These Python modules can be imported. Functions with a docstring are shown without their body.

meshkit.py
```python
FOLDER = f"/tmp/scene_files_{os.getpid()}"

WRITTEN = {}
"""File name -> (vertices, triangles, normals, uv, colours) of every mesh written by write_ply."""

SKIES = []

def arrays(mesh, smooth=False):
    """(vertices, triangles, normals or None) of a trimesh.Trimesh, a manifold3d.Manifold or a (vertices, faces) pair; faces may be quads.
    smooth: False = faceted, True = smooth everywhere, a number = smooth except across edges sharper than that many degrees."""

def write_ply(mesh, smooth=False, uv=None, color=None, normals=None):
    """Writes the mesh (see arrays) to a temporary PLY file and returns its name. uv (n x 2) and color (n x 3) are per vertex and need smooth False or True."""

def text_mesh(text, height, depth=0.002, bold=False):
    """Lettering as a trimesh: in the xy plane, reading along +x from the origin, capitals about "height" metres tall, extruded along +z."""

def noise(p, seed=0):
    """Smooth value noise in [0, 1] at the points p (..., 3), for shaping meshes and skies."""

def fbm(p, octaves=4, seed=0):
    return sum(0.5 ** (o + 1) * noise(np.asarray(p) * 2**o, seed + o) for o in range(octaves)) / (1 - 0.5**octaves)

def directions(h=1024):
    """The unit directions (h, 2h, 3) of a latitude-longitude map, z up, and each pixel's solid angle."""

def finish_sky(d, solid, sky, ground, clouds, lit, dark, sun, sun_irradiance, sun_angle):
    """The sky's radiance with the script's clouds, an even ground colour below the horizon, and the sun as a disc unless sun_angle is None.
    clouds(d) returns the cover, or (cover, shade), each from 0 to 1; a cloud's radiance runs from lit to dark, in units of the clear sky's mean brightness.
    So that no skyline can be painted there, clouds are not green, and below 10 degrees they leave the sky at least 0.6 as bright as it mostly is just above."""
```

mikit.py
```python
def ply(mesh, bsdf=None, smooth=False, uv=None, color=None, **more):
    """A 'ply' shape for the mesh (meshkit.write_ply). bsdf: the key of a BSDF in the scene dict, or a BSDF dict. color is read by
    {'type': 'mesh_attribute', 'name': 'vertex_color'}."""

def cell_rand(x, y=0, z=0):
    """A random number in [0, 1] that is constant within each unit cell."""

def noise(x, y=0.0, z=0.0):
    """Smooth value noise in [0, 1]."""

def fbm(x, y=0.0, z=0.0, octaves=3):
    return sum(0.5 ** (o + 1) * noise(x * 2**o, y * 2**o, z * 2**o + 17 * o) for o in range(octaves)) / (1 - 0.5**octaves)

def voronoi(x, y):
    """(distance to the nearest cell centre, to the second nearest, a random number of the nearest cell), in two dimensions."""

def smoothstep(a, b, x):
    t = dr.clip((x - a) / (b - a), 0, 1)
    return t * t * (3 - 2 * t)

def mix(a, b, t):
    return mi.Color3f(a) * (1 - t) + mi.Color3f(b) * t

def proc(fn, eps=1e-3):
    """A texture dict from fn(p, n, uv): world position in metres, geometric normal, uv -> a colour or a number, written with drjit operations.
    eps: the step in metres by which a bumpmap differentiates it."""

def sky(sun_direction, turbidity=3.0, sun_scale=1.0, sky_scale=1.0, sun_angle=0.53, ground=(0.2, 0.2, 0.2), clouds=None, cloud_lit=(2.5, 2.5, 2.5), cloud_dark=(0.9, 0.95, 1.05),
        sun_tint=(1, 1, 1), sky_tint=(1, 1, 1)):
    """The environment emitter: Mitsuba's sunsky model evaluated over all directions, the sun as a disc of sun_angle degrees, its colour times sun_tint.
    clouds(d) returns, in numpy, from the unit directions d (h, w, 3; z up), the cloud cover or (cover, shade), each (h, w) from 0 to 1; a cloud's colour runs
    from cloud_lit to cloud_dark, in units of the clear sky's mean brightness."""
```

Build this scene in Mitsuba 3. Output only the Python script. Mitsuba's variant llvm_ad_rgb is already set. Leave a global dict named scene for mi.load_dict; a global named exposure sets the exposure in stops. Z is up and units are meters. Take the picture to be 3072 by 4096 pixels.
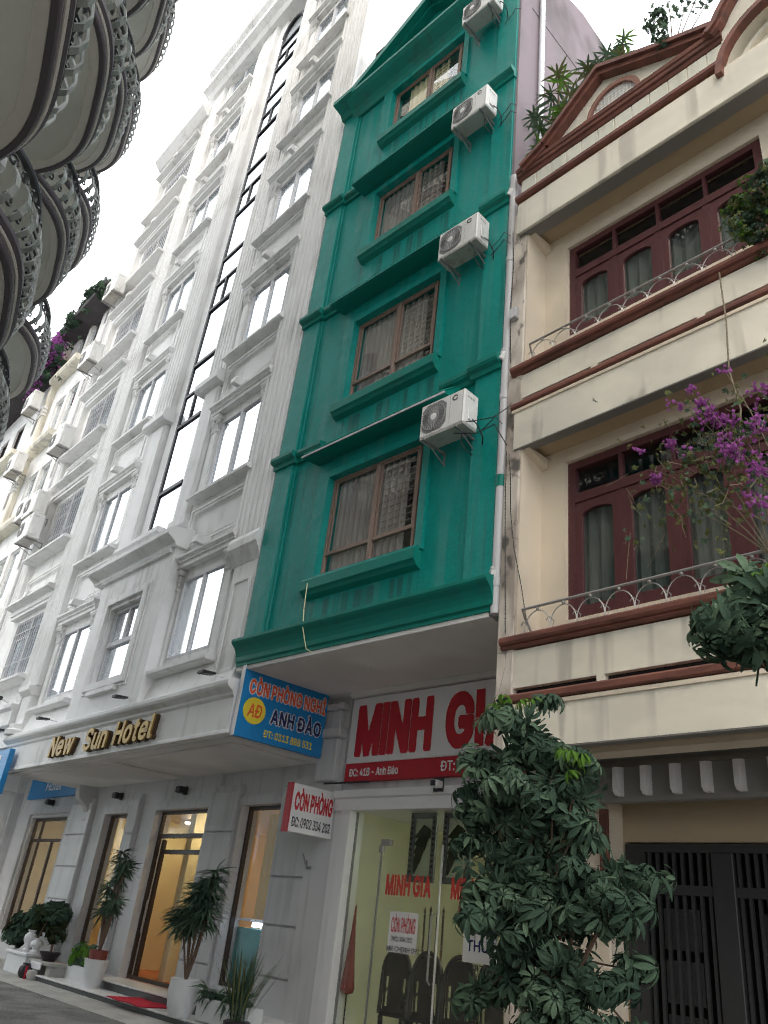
import math, random
import numpy as np, trimesh, drjit as dr, mitsuba as mi, mikit, meshkit
from mikit import noise, fbm, smoothstep, mix
from shapely.geometry import Polygon, box as sbox
from shapely.ops import unary_union

# ---------------------------------------------------------------- camera, sky, exposure
scene, labels = {}, {}
T4 = mi.ScalarTransform4f
EYE = np.array([0, 0, 1.45])
FWD = np.array([-0.6849272, 0.55901123, 0.46731272])
UPV = np.array([0.28340682, -0.38646574, 0.8776815])
FX = 3201.2
scene['camera'] = {'type': 'perspective', 'fov': math.degrees(2 * math.atan(1536 / FX)), 'fov_axis': 'x', 'near_clip': 0.05, 'far_clip': 500.0,
                   'to_world': T4().look_at(origin=EYE.tolist(), target=(EYE + FWD).tolist(), up=UPV.tolist())}
scene['sky'] = mikit.sky((0.35, -0.55, 0.75), turbidity=4, sun_scale=0.12, sun_angle=30, clouds=lambda d: (np.ones(d.shape[:2]), np.clip(0.25 + 0.5 * (meshkit.fbm(d * 2.2, 3, 4) - 0.5), 0, 1)),
                         cloud_lit=(2.55, 2.6, 2.65), cloud_dark=(2.0, 2.08, 2.15), ground=(0.16, 0.16, 0.16))
exposure = 3.15
rng = np.random.default_rng(7)
R = random.Random(11)

# ---------------------------------------------------------------- materials
def refl(fn_or_rgb, rough=0.6, spec=0.4, bump=None, bs=0.004, **kw):
    c = mikit.proc(fn_or_rgb) if callable(fn_or_rgb) else {'type': 'rgb', 'value': list(fn_or_rgb)}
    b = {'type': 'principled', 'base_color': c, 'roughness': rough, 'specular': spec, **kw}
    if bump:
        b = {'type': 'bumpmap', 'arbitrary': mikit.proc(bump), 'scale': bs, 'bsdf': b}
    return {'type': 'twosided', 'bsdf': b}

def streaky(a, b, c, k=1.0, hs=8.0, lo=.5, hi=.85):
    def f(p, n, uv):
        st = fbm(p.x * hs, p.y * hs, p.z * 0.55, 3)
        g = fbm(p.x * 1.1 + 3, p.y * 1.1, p.z * 1.0, 3)
        fine = noise(p.x * 40, p.y * 40, p.z * 40)
        t = smoothstep(lo, hi, st) * 0.7 + smoothstep(.45, .8, g) * 0.5
        return mix(mix(a, b, dr.clip(t * k, 0, 1)), c, smoothstep(.62, .9, g * .6 + st * .4 + .1 * fine) * .6)
    return f

def plaster_bump(p, n, uv):
    return fbm(p.x * 5, p.y * 5, p.z * 5, 3) * 1.0 + fbm(p.x * 38, p.y * 38, p.z * 38, 2) * .12

def green_f(p, n, uv):
    g = fbm(p.x * .9, p.y * .9, p.z * .55, 3)
    st = fbm(p.x * 7 + 5, p.y * 7, p.z * .35, 3)
    fine = fbm(p.x * 30, p.y * 30, p.z * 30, 2)
    c = mix((.001, .225, .198), (.008, .265, .236), smoothstep(.38, .68, g))
    c = mix(c, (.075, .275, .250), smoothstep(.50, .78, st) * .45)
    dr_ = fbm(p.x * 15 + 9, p.y * 15, p.z * .5 + 4, 3)
    c = mix(c, (.010, .110, .098), smoothstep(.60, .82, dr_) * .40)
    s = (p.x + 10.75) * .99788 + (p.y - 6.29) * .06505
    run = fbm(s * 13, p.z * .35, 3.0, 3)
    for zc in (5.76, 9.02, 12.6, 15.88):      # rain runs below each sill
        dz = zc - p.z
        m = smoothstep(.0, .06, dz) * (1 - smoothstep(.10, 1.0, dz)) * smoothstep(1.2, 1.45, s) * (1 - smoothstep(3.55, 3.8, s))
        c = mix(c, (.020, .085, .078), m * smoothstep(.42, .66, run) * .6)
    return c * (0.86 + 0.28 * fine)

def cream_f(p, n, uv):
    st = fbm(p.x * 6, p.y * 6, p.z * .45, 3)
    g = fbm(p.x * 1.4, p.y * 1.4, p.z * 2.0, 4)
    c = mix((.72, .685, .585), (.63, .60, .52), smoothstep(.4, .7, g))
    c = mix(c, (.34, .32, .28), smoothstep(.56, .76, st) * .55)
    return mix(c, (.20, .20, .15), smoothstep(.66, .80, g * .7 + st * .3) * .55)

def peach_f(p, n, uv):
    g = fbm(p.x * 1.2, p.y * 1.2, p.z * 1.0, 3)
    return mix((.68, .60, .485), (.58, .515, .42), smoothstep(.35, .7, g))

def weather_f(p, n, uv):
    g = fbm(p.x * 3.2, p.y * 3.2, p.z * 1.1, 4)
    h = fbm(p.x * 9 + 2, p.y * 9, p.z * 4, 3)
    k = dr.abs(fbm(p.x * 4 + 7, p.y * 4, p.z * 1.3, 4) - .5)
    c = mix((.64, .58, .51), (.40, .345, .30), smoothstep(.38, .62, g))
    c = mix(c, (.09, .08, .075), (1 - smoothstep(.0, .014, k)) * .6)
    return mix(c, (.08, .075, .07), smoothstep(.56, .66, h * .6 + g * .4) * .85)

def mauve_f(p, n, uv):
    g = fbm(p.x * .8, p.y * .8, p.z * .5, 4)
    st = fbm(p.x * 4, p.y * 4, p.z * .4, 3)
    c = mix((.27, .225, .25), (.205, .18, .195), smoothstep(.4, .65, g))
    c = mix(c, (.22, .20, .21), smoothstep(.55, .8, st) * .5)
    return mix(c, (.10, .09, .09), smoothstep(-1.2, 1.3, p.z - 18.3) * smoothstep(.40, .58, g) * .9)

def asphalt_f(p, n, uv):
    g = fbm(p.x * 2, p.y * 2, 0, 3); h = noise(p.x * 60, p.y * 60, 0)
    return mix((.10, .10, .095), (.165, .16, .15), smoothstep(.3, .7, g) * .8) * (.75 + .5 * h)

def conc_f(p, n, uv):
    g = fbm(p.x * 3, p.y * 3, p.z * 3, 4)
    return mix((.34, .335, .31), (.27, .265, .25), smoothstep(.3, .75, g))

def soffit_f(p, n, uv):
    g = fbm(p.x * 1.0, p.y * 1.0, p.z, 3)
    return mix((.72, .71, .70), (.60, .595, .58), smoothstep(.35, .7, g))

def osoffit_f(p, n, uv):
    g = fbm(p.x * 1.2, p.y * 1.2, p.z, 4)
    return mix((.60, .61, .575), (.52, .53, .495), smoothstep(.35, .7, g))

def wood_f(p, n, uv):
    g = fbm(p.x * 20, p.y * 20, p.z * 2, 3)
    return mix((.100, .034, .038), (.066, .022, .025), g)

def curtain_f(p, n, uv):
    g = fbm(p.x * 14, p.y * 14, p.z * .8, 3)
    return mix((.44, .42, .405), (.27, .26, .25), g)

def brown_f(p, n, uv):
    g = fbm(p.x * 3, p.y * 3, p.z * 8, 3)
    return mix((.19, .075, .055), (.115, .048, .038), smoothstep(.3, .75, g))

def leaf_f(a, b):
    def f(p, n, uv):
        return mix(a, b, noise(p.x * 7, p.y * 7, p.z * 7))
    return f

MATS = {
    'white_paint': refl(streaky((.75, .75, .748), (.60, .595, .585), (.36, .355, .34), .95), .55, .4, plaster_bump, .010),
    'grey_paint': refl(streaky((.52, .52, .53), (.42, .42, .42), (.30, .30, .30)), .5),
    'green_paint': refl(green_f, .5, .28, plaster_bump, .012),
    'green_trim': refl(streaky((.003, .190, .152), (.008, .165, .135), (.025, .12, .10)), .45, .3),
    'cream_paint': refl(cream_f, .65, .4, plaster_bump, .012), 'peach_paint': refl(peach_f, .65, .4, plaster_bump, .012), 'weathered': refl(weather_f, .8, .3, plaster_bump, .035),
    'mauve_wall': refl(mauve_f, .8), 'asphalt': refl(asphalt_f, .85), 'concrete': refl(conc_f, .8), 'soffit': refl(soffit_f, .7),
    'opp_soffit': refl(osoffit_f, .7), 'red_wood': refl(wood_f, .4, .5), 'curtain': refl(curtain_f, .9, .1), 'brown_trim': refl(brown_f, .5, .4),
    'brown_frame': refl((.26, .185, .155), .45), 'black_metal': refl((.02, .02, .022), .45), 'gate_metal': refl((.030, .031, .034), .45, .4),
    'grey_pipe': refl(streaky((.56, .56, .58), (.46, .46, .47), (.25, .25, .25), .7, 4), .45), 'white_pipe': refl((.72, .75, .80), .35),
    'steel': refl((.34, .33, .32), .4, .5, metallic=.5), 'ac_white': refl(streaky((.74, .74, .73), (.64, .63, .61), (.40, .39, .37), .8, 12), .4), 'ac_dark': refl((.20, .20, .20), .5), 'ac_grey': refl((.36, .36, .36), .5),
    'ac_rust': refl(streaky((.44, .43, .41), (.34, .30, .26), (.22, .17, .13)), .6),
    'gold': refl(leaf_f((.20, .115, .03), (.42, .27, .07)), .3, .5, metallic=.8), 'gold_side': refl((.05, .028, .012), .45), 'red_letter': refl((.42, .018, .028), .4), 'red_panel': refl((.40, .02, .03), .4),
    'sign_white': refl((.66, .66, .67), .4), 'sign_blue': refl((.015, .20, .47), .35), 'sign_navy': refl((.012, .022, .10), .4), 'sign_yellow': refl((.72, .56, .05), .4), 'sign_orange': refl((.70, .10, .035), .4),
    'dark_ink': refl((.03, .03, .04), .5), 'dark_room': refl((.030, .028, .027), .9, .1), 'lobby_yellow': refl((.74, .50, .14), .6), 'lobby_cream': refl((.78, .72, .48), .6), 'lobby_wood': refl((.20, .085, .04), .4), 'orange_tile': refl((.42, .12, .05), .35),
    'shop_wall': refl((.62, .61, .48), .7), 'chair_black': refl((.022, .019, .018), .3, .6), 'wood_dark': refl((.045, .030, .024), .35), 'broom_straw': refl((.42, .22, .10), .8), 'cloth_red': refl((.22, .05, .045), .8),
    'aqua': refl(leaf_f((.004, .11, .12), (.01, .20, .19)), .35, .4),
    'step_dark': refl((.045, .047, .05), .3, .5), 'marble': refl(streaky((.60, .60, .60), (.50, .50, .50), (.38, .38, .38)), .35), 'mat_red': refl((.38, .012, .03), .9),
    'pot_white': refl((.62, .63, .64), .35), 'pot_dark': refl((.035, .028, .035), .3), 'soil': refl((.05, .035, .025), .95), 'terracotta': refl((.20, .055, .045), .6),
    'bark': refl((.13, .085, .06), .85), 'twig': refl((.20, .17, .12), .85), 'roof_dark': refl(streaky((.075, .068, .075), (.05, .045, .05), (.03, .03, .03)), .7),
    'rail_white': refl(leaf_f((.13, .14, .14), (.36, .385, .365)), .35, .5), 'rail_dark': refl((.035, .036, .042), .4, .5), 'opp_band': refl((.075, .065, .075), .5), 'opp_light': refl((.55, .53, .50), .6),
    'mirror_glass': {'type': 'twosided', 'bsdf': {'type': 'roughconductor', 'specular_reflectance': {'type': 'rgb', 'value': [.80, .84, .88]}, 'alpha': .012, 'material': 'none'}},
    'blue_glass': {'type': 'twosided', 'bsdf': {'type': 'roughconductor', 'specular_reflectance': {'type': 'rgb', 'value': [.34, .40, .46]}, 'alpha': .015, 'material': 'none'}},
    'clear_glass': {'type': 'thindielectric', 'int_ior': 1.5}, 'dim_glass': {'type': 'thindielectric', 'int_ior': 1.5, 'specular_transmittance': {'type': 'rgb', 'value': [.86, .86, .85]}},
    'shop_glass': {'type': 'thindielectric', 'int_ior': 1.5, 'specular_transmittance': {'type': 'rgb', 'value': [.86, .90, .85]}},
}
def leafmat(a, b, tr=.35):
    return {'type': 'principledthin', 'base_color': mikit.proc(leaf_f(a, b)), 'roughness': .36, 'diff_trans': tr, 'spec_trans': 0.0, 'eta': 1.4}
MATS['leaf_dark'] = leafmat((.034, .062, .044), (.075, .120, .084))
MATS['leaf_mid'] = leafmat((.075, .125, .080), (.14, .205, .140))
MATS['leaf_bright'] = leafmat((.085, .19, .030), (.13, .25, .05), .6)
MATS['leaf_dim'] = leafmat((.020, .030, .016), (.040, .050, .026))
MATS['leaf_olive'] = leafmat((.10, .12, .045), (.16, .17, .08))
MATS['petal'] = leafmat((.30, .08, .31), (.50, .19, .50), .6)
for k, v in MATS.items():
    scene['mat_' + k] = v

# ---------------------------------------------------------------- naming and geometry helpers
def fresh(base):
    if base not in scene and base not in labels and base not in taken:
        taken.add(base); return base
    i = 1
    while f'{base}_{i:03d}' in taken or f'{base}_{i:03d}' in scene:
        i += 1
    taken.add(f'{base}_{i:03d}')
    return f'{base}_{i:03d}'
taken = set()

def thing(name, label=None, cat=None, group=None, kind=None):
    k = fresh(name)
    if kind == 'structure':
        labels[k] = {'kind': kind}
        if label: labels[k]['label'] = label
    else:
        labels[k] = {'label': label, 'category': cat}
        if group: labels[k]['group'] = group
        if kind: labels[k]['kind'] = kind
    return k

def cat(ms):
    if not isinstance(ms, (list, tuple)): return ms
    return ms[0] if len(ms) == 1 else trimesh.util.concatenate(list(ms))

def put(key, mesh, mat, fr=None, smooth=False):
    m = cat(mesh)
    if fr is not None:
        m = m.copy(); m.apply_transform(fr)
    scene[key] = mikit.ply(m, 'mat_' + mat, smooth=smooth)

def part(parent, name, mesh, mat, fr=None, smooth=False, label=None, kind=None):
    k = fresh(parent + '__' + name)
    put(k, mesh, mat, fr, smooth)
    if label or kind:
        labels[k] = {}
        if label: labels[k]['label'] = label
        if kind: labels[k]['kind'] = kind
    return k

def frame(p0, ang, z=0.0, off=0.0):
    a = math.radians(ang); c, s = math.cos(a), math.sin(a)
    return np.array([[c, -s, 0, p0[0] - s * off], [s, c, 0, p0[1] + c * off], [0, 0, 1, z], [0, 0, 0, 1.0]])

def bx(s0, s1, d0, d1, z0, z1, ch=0.0):
    if ch <= 0:
        m = trimesh.creation.box((abs(s1 - s0), abs(d1 - d0), abs(z1 - z0)))
    else:
        hx, hy, hz = abs(s1 - s0) / 2, abs(d1 - d0) / 2, abs(z1 - z0) / 2
        ch = min(ch, .45 * min(hx, hy, hz) * 2)
        P = []
        for a in (-1, 1):
            for b in (-1, 1):
                for c in (-1, 1):
                    P += [(a * (hx - ch), b * hy - b * 0, c * (hz - ch)), (a * hx, b * (hy - ch), c * (hz - ch)), (a * (hx - ch), b * (hy - ch), c * hz)]
        m = trimesh.convex.convex_hull(np.array(P))
    m.apply_translation(((s0 + s1) / 2, (d0 + d1) / 2, (z0 + z1) / 2))
    return m

MAP = np.array([[1, 0, 0, 0], [0, 0, -1, 0], [0, 1, 0, 0], [0, 0, 0, 1.0]])   # (x,y,extrude) -> (s, -d, z)

def plate(poly, d0, d1):
    "a flat polygon in (s, z), from depth d0 (front) to d1"
    ms = []
    for g in getattr(poly, 'geoms', [poly]):
        if g.area < 1e-7: continue
        m = trimesh.creation.extrude_polygon(g, d1 - d0, engine='earcut')
        m.apply_transform(MAP); m.apply_translation((0, d1, 0)); ms.append(m)
    return cat(ms)

def wallh(s0, s1, z0, z1, holes, d0, d1):
    p = sbox(s0, z0, s1, z1)
    for h in holes:
        p = p.difference(h if hasattr(h, 'geom_type') else sbox(*h))
    return plate(p, d0, d1)

def prof(s0, s1, pts):
    "profile in (d, z) swept along s"
    p = Polygon(pts)
    if not p.is_valid: p = p.buffer(0)
    m = trimesh.creation.extrude_polygon(p, s1 - s0, engine='earcut')
    M = np.array([[0, 0, 1, s0], [1, 0, 0, 0], [0, 1, 0, 0], [0, 0, 0, 1.0]])
    m.apply_transform(M)
    return m

def ring(s0, s1, z0, z1, w, d0, d1, wt=None, wb=None):
    wt = w if wt is None else wt; wb = w if wb is None else wb
    return plate(sbox(s0, z0, s1, z1).difference(sbox(s0 + w, z0 + wb, s1 - w, z1 - wt)), d0, d1)

def tube(pts, r, sides=6, cap=True):
    p = np.asarray(pts, float); n = len(p)
    t = np.gradient(p, axis=0); t /= np.linalg.norm(t, axis=1, keepdims=True) + 1e-12
    ref = np.array([0, 0, 1.0]) if abs(t[:, 2]).mean() < .8 else np.array([1.0, 0, 0])
    a = np.cross(t, ref); a /= np.linalg.norm(a, axis=1, keepdims=True) + 1e-12
    b = np.cross(t, a)
    ang = np.arange(sides) * 2 * np.pi / sides
    r = np.broadcast_to(r, (n,))
    v = p[:, None] + r[:, None, None] * (np.cos(ang)[None, :, None] * a[:, None] + np.sin(ang)[None, :, None] * b[:, None])
    i, j = np.meshgrid(np.arange(n - 1), np.arange(sides), indexing='ij')
    q = np.stack([i * sides + j, i * sides + (j + 1) % sides, (i + 1) * sides + (j + 1) % sides, (i + 1) * sides + j], -1).reshape(-1, 4)
    f = [q[:, [0, 1, 2]], q[:, [0, 2, 3]]]
    v = v.reshape(-1, 3)
    if cap:
        v = np.vstack([v, p[0], p[-1]]); m = n * sides
        k = np.arange(sides)
        f += [np.stack([(k + 1) % sides, k, k * 0 + m], 1), np.stack([(n - 1) * sides + k, (n - 1) * sides + (k + 1) % sides, k * 0 + m + 1], 1)]
    mm = trimesh.Trimesh(v, np.vstack(f), process=False)
    return mm

def lathe(profile, at=(0, 0, 0), n=20):
    m = trimesh.creation.revolve(np.array(profile, float), sections=n)
    m.apply_translation(at)
    return m

def fluted(s0, s1, z0, z1, d0, d1, n=5, g=.5, dep=.05):
    "pilaster with vertical flutes cut in its front"
    w = (s1 - s0) / n; pts = [(s0, d1), (s0, d0)]
    for i in range(n):
        a, b = s0 + w * i + w * g / 2, s0 + w * (i + 1) - w * g / 2
        m_ = (a + b) / 2
        pts += [(a, d0), (a + .15 * w, d0 + dep * .8), (m_, d0 + dep), (b - .15 * w, d0 + dep * .8), (b, d0)]
    pts += [(s1, d0), (s1, d1)]
    m = trimesh.creation.extrude_polygon(Polygon(pts).buffer(0), z1 - z0, engine='earcut')
    m.apply_translation((0, 0, z0))
    return m

def heavier(m, k):
    "the same lettering with thicker strokes (k in units of the capital height)"
    n = m.face_normals[:, 2] > .9
    tri = m.vertices[m.faces[n]][:, :, :2]
    shp = unary_union([Polygon(t) for t in tri if Polygon(t).area > 1e-9]).buffer(k, join_style=2, mitre_limit=1.4)
    return trimesh.util.concatenate([trimesh.creation.extrude_polygon(g, 1.0, engine='earcut') for g in getattr(shp, 'geoms', [shp])])

def text_fit(txt, s0, s1, z0, z1, d0, depth=.02, bold=True, shear=0.0, mesh=None):
    m = meshkit.text_mesh(txt, 1.0, 1.0, bold) if mesh is None else mesh
    lo, hi = m.bounds
    v = m.vertices.copy()
    v = (v - lo) / (hi - lo)
    x = s0 + v[:, 0] * (s1 - s0); z = z0 + v[:, 1] * (z1 - z0)
    if shear: x = x + shear * (z - z0)
    V = np.stack([x, d0 - v[:, 2] * depth, z], 1)
    return trimesh.Trimesh(V, m.faces, process=False)

def word_letters(txt, s0, s1, z0, z1, d0, depth=.02, bold=True, shear=0.0, heavy=.0, gap=.16):
    "one mesh per character, spread over s0..s1 as one line of type"
    out = []
    pen = 0.0
    items = []
    for ch in txt:
        if ch == ' ':
            pen += .32; continue
        m = meshkit.text_mesh(ch, 1.0, 1.0, bold)
        if ch == 'I':      # a plain stem without bars
            m = trimesh.creation.box((.18, 1.06, 1.0)); m.apply_translation((.09, .5, .5))
        if heavy: m = heavier(m, heavy)
        a, b = m.bounds
        items.append((ch, m, pen, b[0] - a[0])); pen += b[0] - a[0] + gap
    tot = pen - gap
    k = (s1 - s0) / tot
    ymin = min(m.bounds[0][1] for _, m, _, _ in items); ymax = max(m.bounds[1][1] for _, m, _, _ in items)
    kz = (z1 - z0) / (ymax - ymin)
    for ch, m, p, w in items:
        v = m.vertices.copy(); lo = m.bounds[0]
        x = s0 + (v[:, 0] - lo[0] + p) * k; z = z0 + (v[:, 1] - ymin) * kz
        if shear: x = x + shear * (z - z0)
        out.append((ch, trimesh.Trimesh(np.stack([x, d0 - v[:, 2] * depth, z], 1), m.faces, process=False)))
    return out

def sheet(s0, s1, z0, z1, d, amp=.03, waves=6, ph=0.0):
    "a hanging curtain with folds"
    n = max(8, int(waves * 6)); s = np.linspace(s0, s1, n); z = np.array([z0, (z0 + z1) / 2, z1])
    S, Z = np.meshgrid(s, z)
    D = d + amp * np.sin((S - s0) / (s1 - s0) * waves * 2 * np.pi + ph) * (1.0 - .25 * (Z - z0) / (z1 - z0))
    v = np.stack([S, D, Z], -1).reshape(-1, 3); f = []
    for i in range(2):
        for j in range(n - 1):
            a = i * n + j; f += [(a, a + 1, a + n + 1), (a, a + n + 1, a + n)]
    return trimesh.Trimesh(v, f, process=False)

def quad(s0, s1, z0, z1, d):
    return trimesh.Trimesh([(s0, d, z0), (s1, d, z0), (s1, d, z1), (s0, d, z1)], [(0, 1, 2), (0, 2, 3)], process=False)

def room(s0, s1, d0, d1, z0, z1):
    "open-fronted box seen from inside"
    t = .06
    return [bx(s0, s1, d1, d1 + t, z0, z1), bx(s0 - t, s0, d0, d1 + t, z0, z1), bx(s1, s1 + t, d0, d1 + t, z0, z1)]
# ---------------------------------------------------------------- ground
GND = thing('road', 'grey asphalt street in front of the row of houses', kind='structure')
put(GND, bx(-140, 60, -90, 6.45, -.3, 0), 'asphalt')
PAV = thing('pavement', 'pale concrete strip along the foot of the houses', kind='structure')
put(PAV, [prof(-140, 60, [(6.45, -.3), (6.45, .002), (6.62, .03), (7.2, .05), (40, .055), (40, -.3)])], 'concrete')
EARTH = thing('ground', 'ground that reaches the horizon', kind='structure')
put(EARTH, bx(-400, 400, -400, 400, -.5, -.31), 'concrete')

# ---------------------------------------------------------------- shared window builder (white houses)
def white_window(h, fr, s0, s1, z0, z1, d=.07, glass='mirror_glass', split=0, two=True, room_mat=None):
    w = part(h, 'window', ring(s0, s1, z0, z1, .045, d, d + .06), 'grey_pipe', fr)
    m = (s0 + s1) / 2; zt = z0 + (z1 - z0) * split
    part(w, 'mullion', bx(m - .04, m + .04, d + .005, d + .055, z0 + .045, z1 - .045), 'grey_pipe', fr)
    if split: part(w, 'transom', bx(s0 + .045, m - .04, d + .01, d + .05, zt - .03, zt + .03), 'grey_pipe', fr)
    for a, b in ((s0 + .045, m - .04), (m + .04, s1 - .045)):
        for c, e in ((z0 + .045, zt), (zt, z1 - .045)) if split and a < m - .1 else ((z0 + .045, z1 - .045),):
            t = R.uniform(-.006, .006)
            q = quad(a, b, c, e, d + .045)
            v = q.vertices.copy(); v[:, 1] += np.array([-t, t, t, -t]) * 1.0 + R.uniform(-.004, .004) * np.array([1, 1, -1, -1])
            q = trimesh.Trimesh(v, q.faces, process=False)
            part(w, 'pane', q, glass, fr)
    return w

def sill(h, fr, s0, s1, z, proj=.16, th=.10):
    pts = [(.1, z), (-proj + .03, z), (-proj, z + .02), (-proj, z + th - .02), (-proj + .03, z + th), (.1, z + th)]
    return part(h, 'window_sill', prof(s0, s1, pts), 'white_paint', fr)

def hood(h, fr, s0, s1, z, proj=.15, ht=.26):
    pts = [(.1, z), (-.06, z), (-.06, z + .09), (-.10, z + .10), (-.10, z + ht - .16), (-proj + .06, z + ht - .12), (-proj, z + ht - .08), (-proj, z + ht - .03), (-proj + .03, z + ht), (.1, z + ht)]
    return part(h, 'window_hood', prof(s0, s1, pts), 'white_paint', fr)

def panel(h, fr, s0, s1, z0, z1, d=.02):
    ms = [ring(s0, s1, z0, z1, .05, d - .035, d), ring(s0 + .09, s1 - .09, z0 + .09, z1 - .09, .02, d - .02, d)]
    return part(h, 'wall_panel', ms, 'white_paint', fr)

def capital(s0, s1, z0, h_, d0, d1):
    k = (s1 - s0); ms = [prof(s0 - .05, s1 + .05, [(d1, z0 + h_ - .1), (d0 - .05, z0 + h_ - .1), (d0 - .08, z0 + h_ - .04), (d0 - .08, z0 + h_), (d1, z0 + h_)])]
    ms += [prof(s0, s1, [(d1, z0), (d0 - .015, z0), (d0 - .03, z0 + .03), (d0 - .015, z0 + .06), (d1, z0 + .06)])]
    for i, x in enumerate((s0 + .02, s1 - .02)):   # scrolls
        t = np.linspace(0, 2.6 * np.pi, 18); r = .075 * (1 - t / (3.2 * np.pi))
        ms.append(tube(np.stack([x + np.cos(t) * r, np.full_like(t, d0 - .03), z0 + h_ - .19 + np.sin(t) * r], 1), .018, 5))
    for i in range(3):
        x = s0 + k * (i + .5) / 3
        ms.append(trimesh.convex.convex_hull(np.array([(x - .05, d0 - .005, z0 + .07), (x + .05, d0 - .005, z0 + .07), (x, d0 - .06, z0 + .2), (x - .03, d0 - .045, z0 + .17), (x + .03, d0 - .045, z0 + .17), (x, d0, z0 + .22)])))
    return ms

# ---------------------------------------------------------------- the white hotel
FH = frame((0, 6.3), 0); FG = frame((0, 8.15), 0)
HOT = thing('white_hotel', 'tall white ornate hotel with gold letters on its canopy, left of the teal house', 'building')
FZ = [5.2, 8.93, 12.62, 16.28, 19.95, 23.42, 26.9]
XA0, XA1, XC0, XC1 = -13.66, -12.10, -19.50, -17.86
TOP = 30.2
holesA = [(XA0, z + .32, XA1, z + 1.95) for z in FZ]
holesC = [(XC0, z + .32, XC1, z + 1.95) for z in FZ]
part(HOT, 'wall', wallh(-14.1, -11.3, 4.6, TOP, holesA, .08, .40), 'white_paint', FH)
part(HOT, 'wall', wallh(-20.6, -17.4, 4.6, TOP, holesC, .08, .40), 'white_paint', FH)
part(HOT, 'wall', [bx(-20.6, -20.5, .4, 12, 3.9, TOP), bx(-10.95, -10.85, .4, 12, 3.9, TOP), bx(-20.6, -10.85, 12, 12.1, 3.9, TOP), bx(-20.6, -10.85, .42, 12, TOP - .2, TOP - .1)], 'white_paint', FH)
part(HOT, 'room', [bx(-20.45, -10.96, 1.9, 1.95, 4.7, TOP - .3)], 'dark_room', FH)
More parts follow.
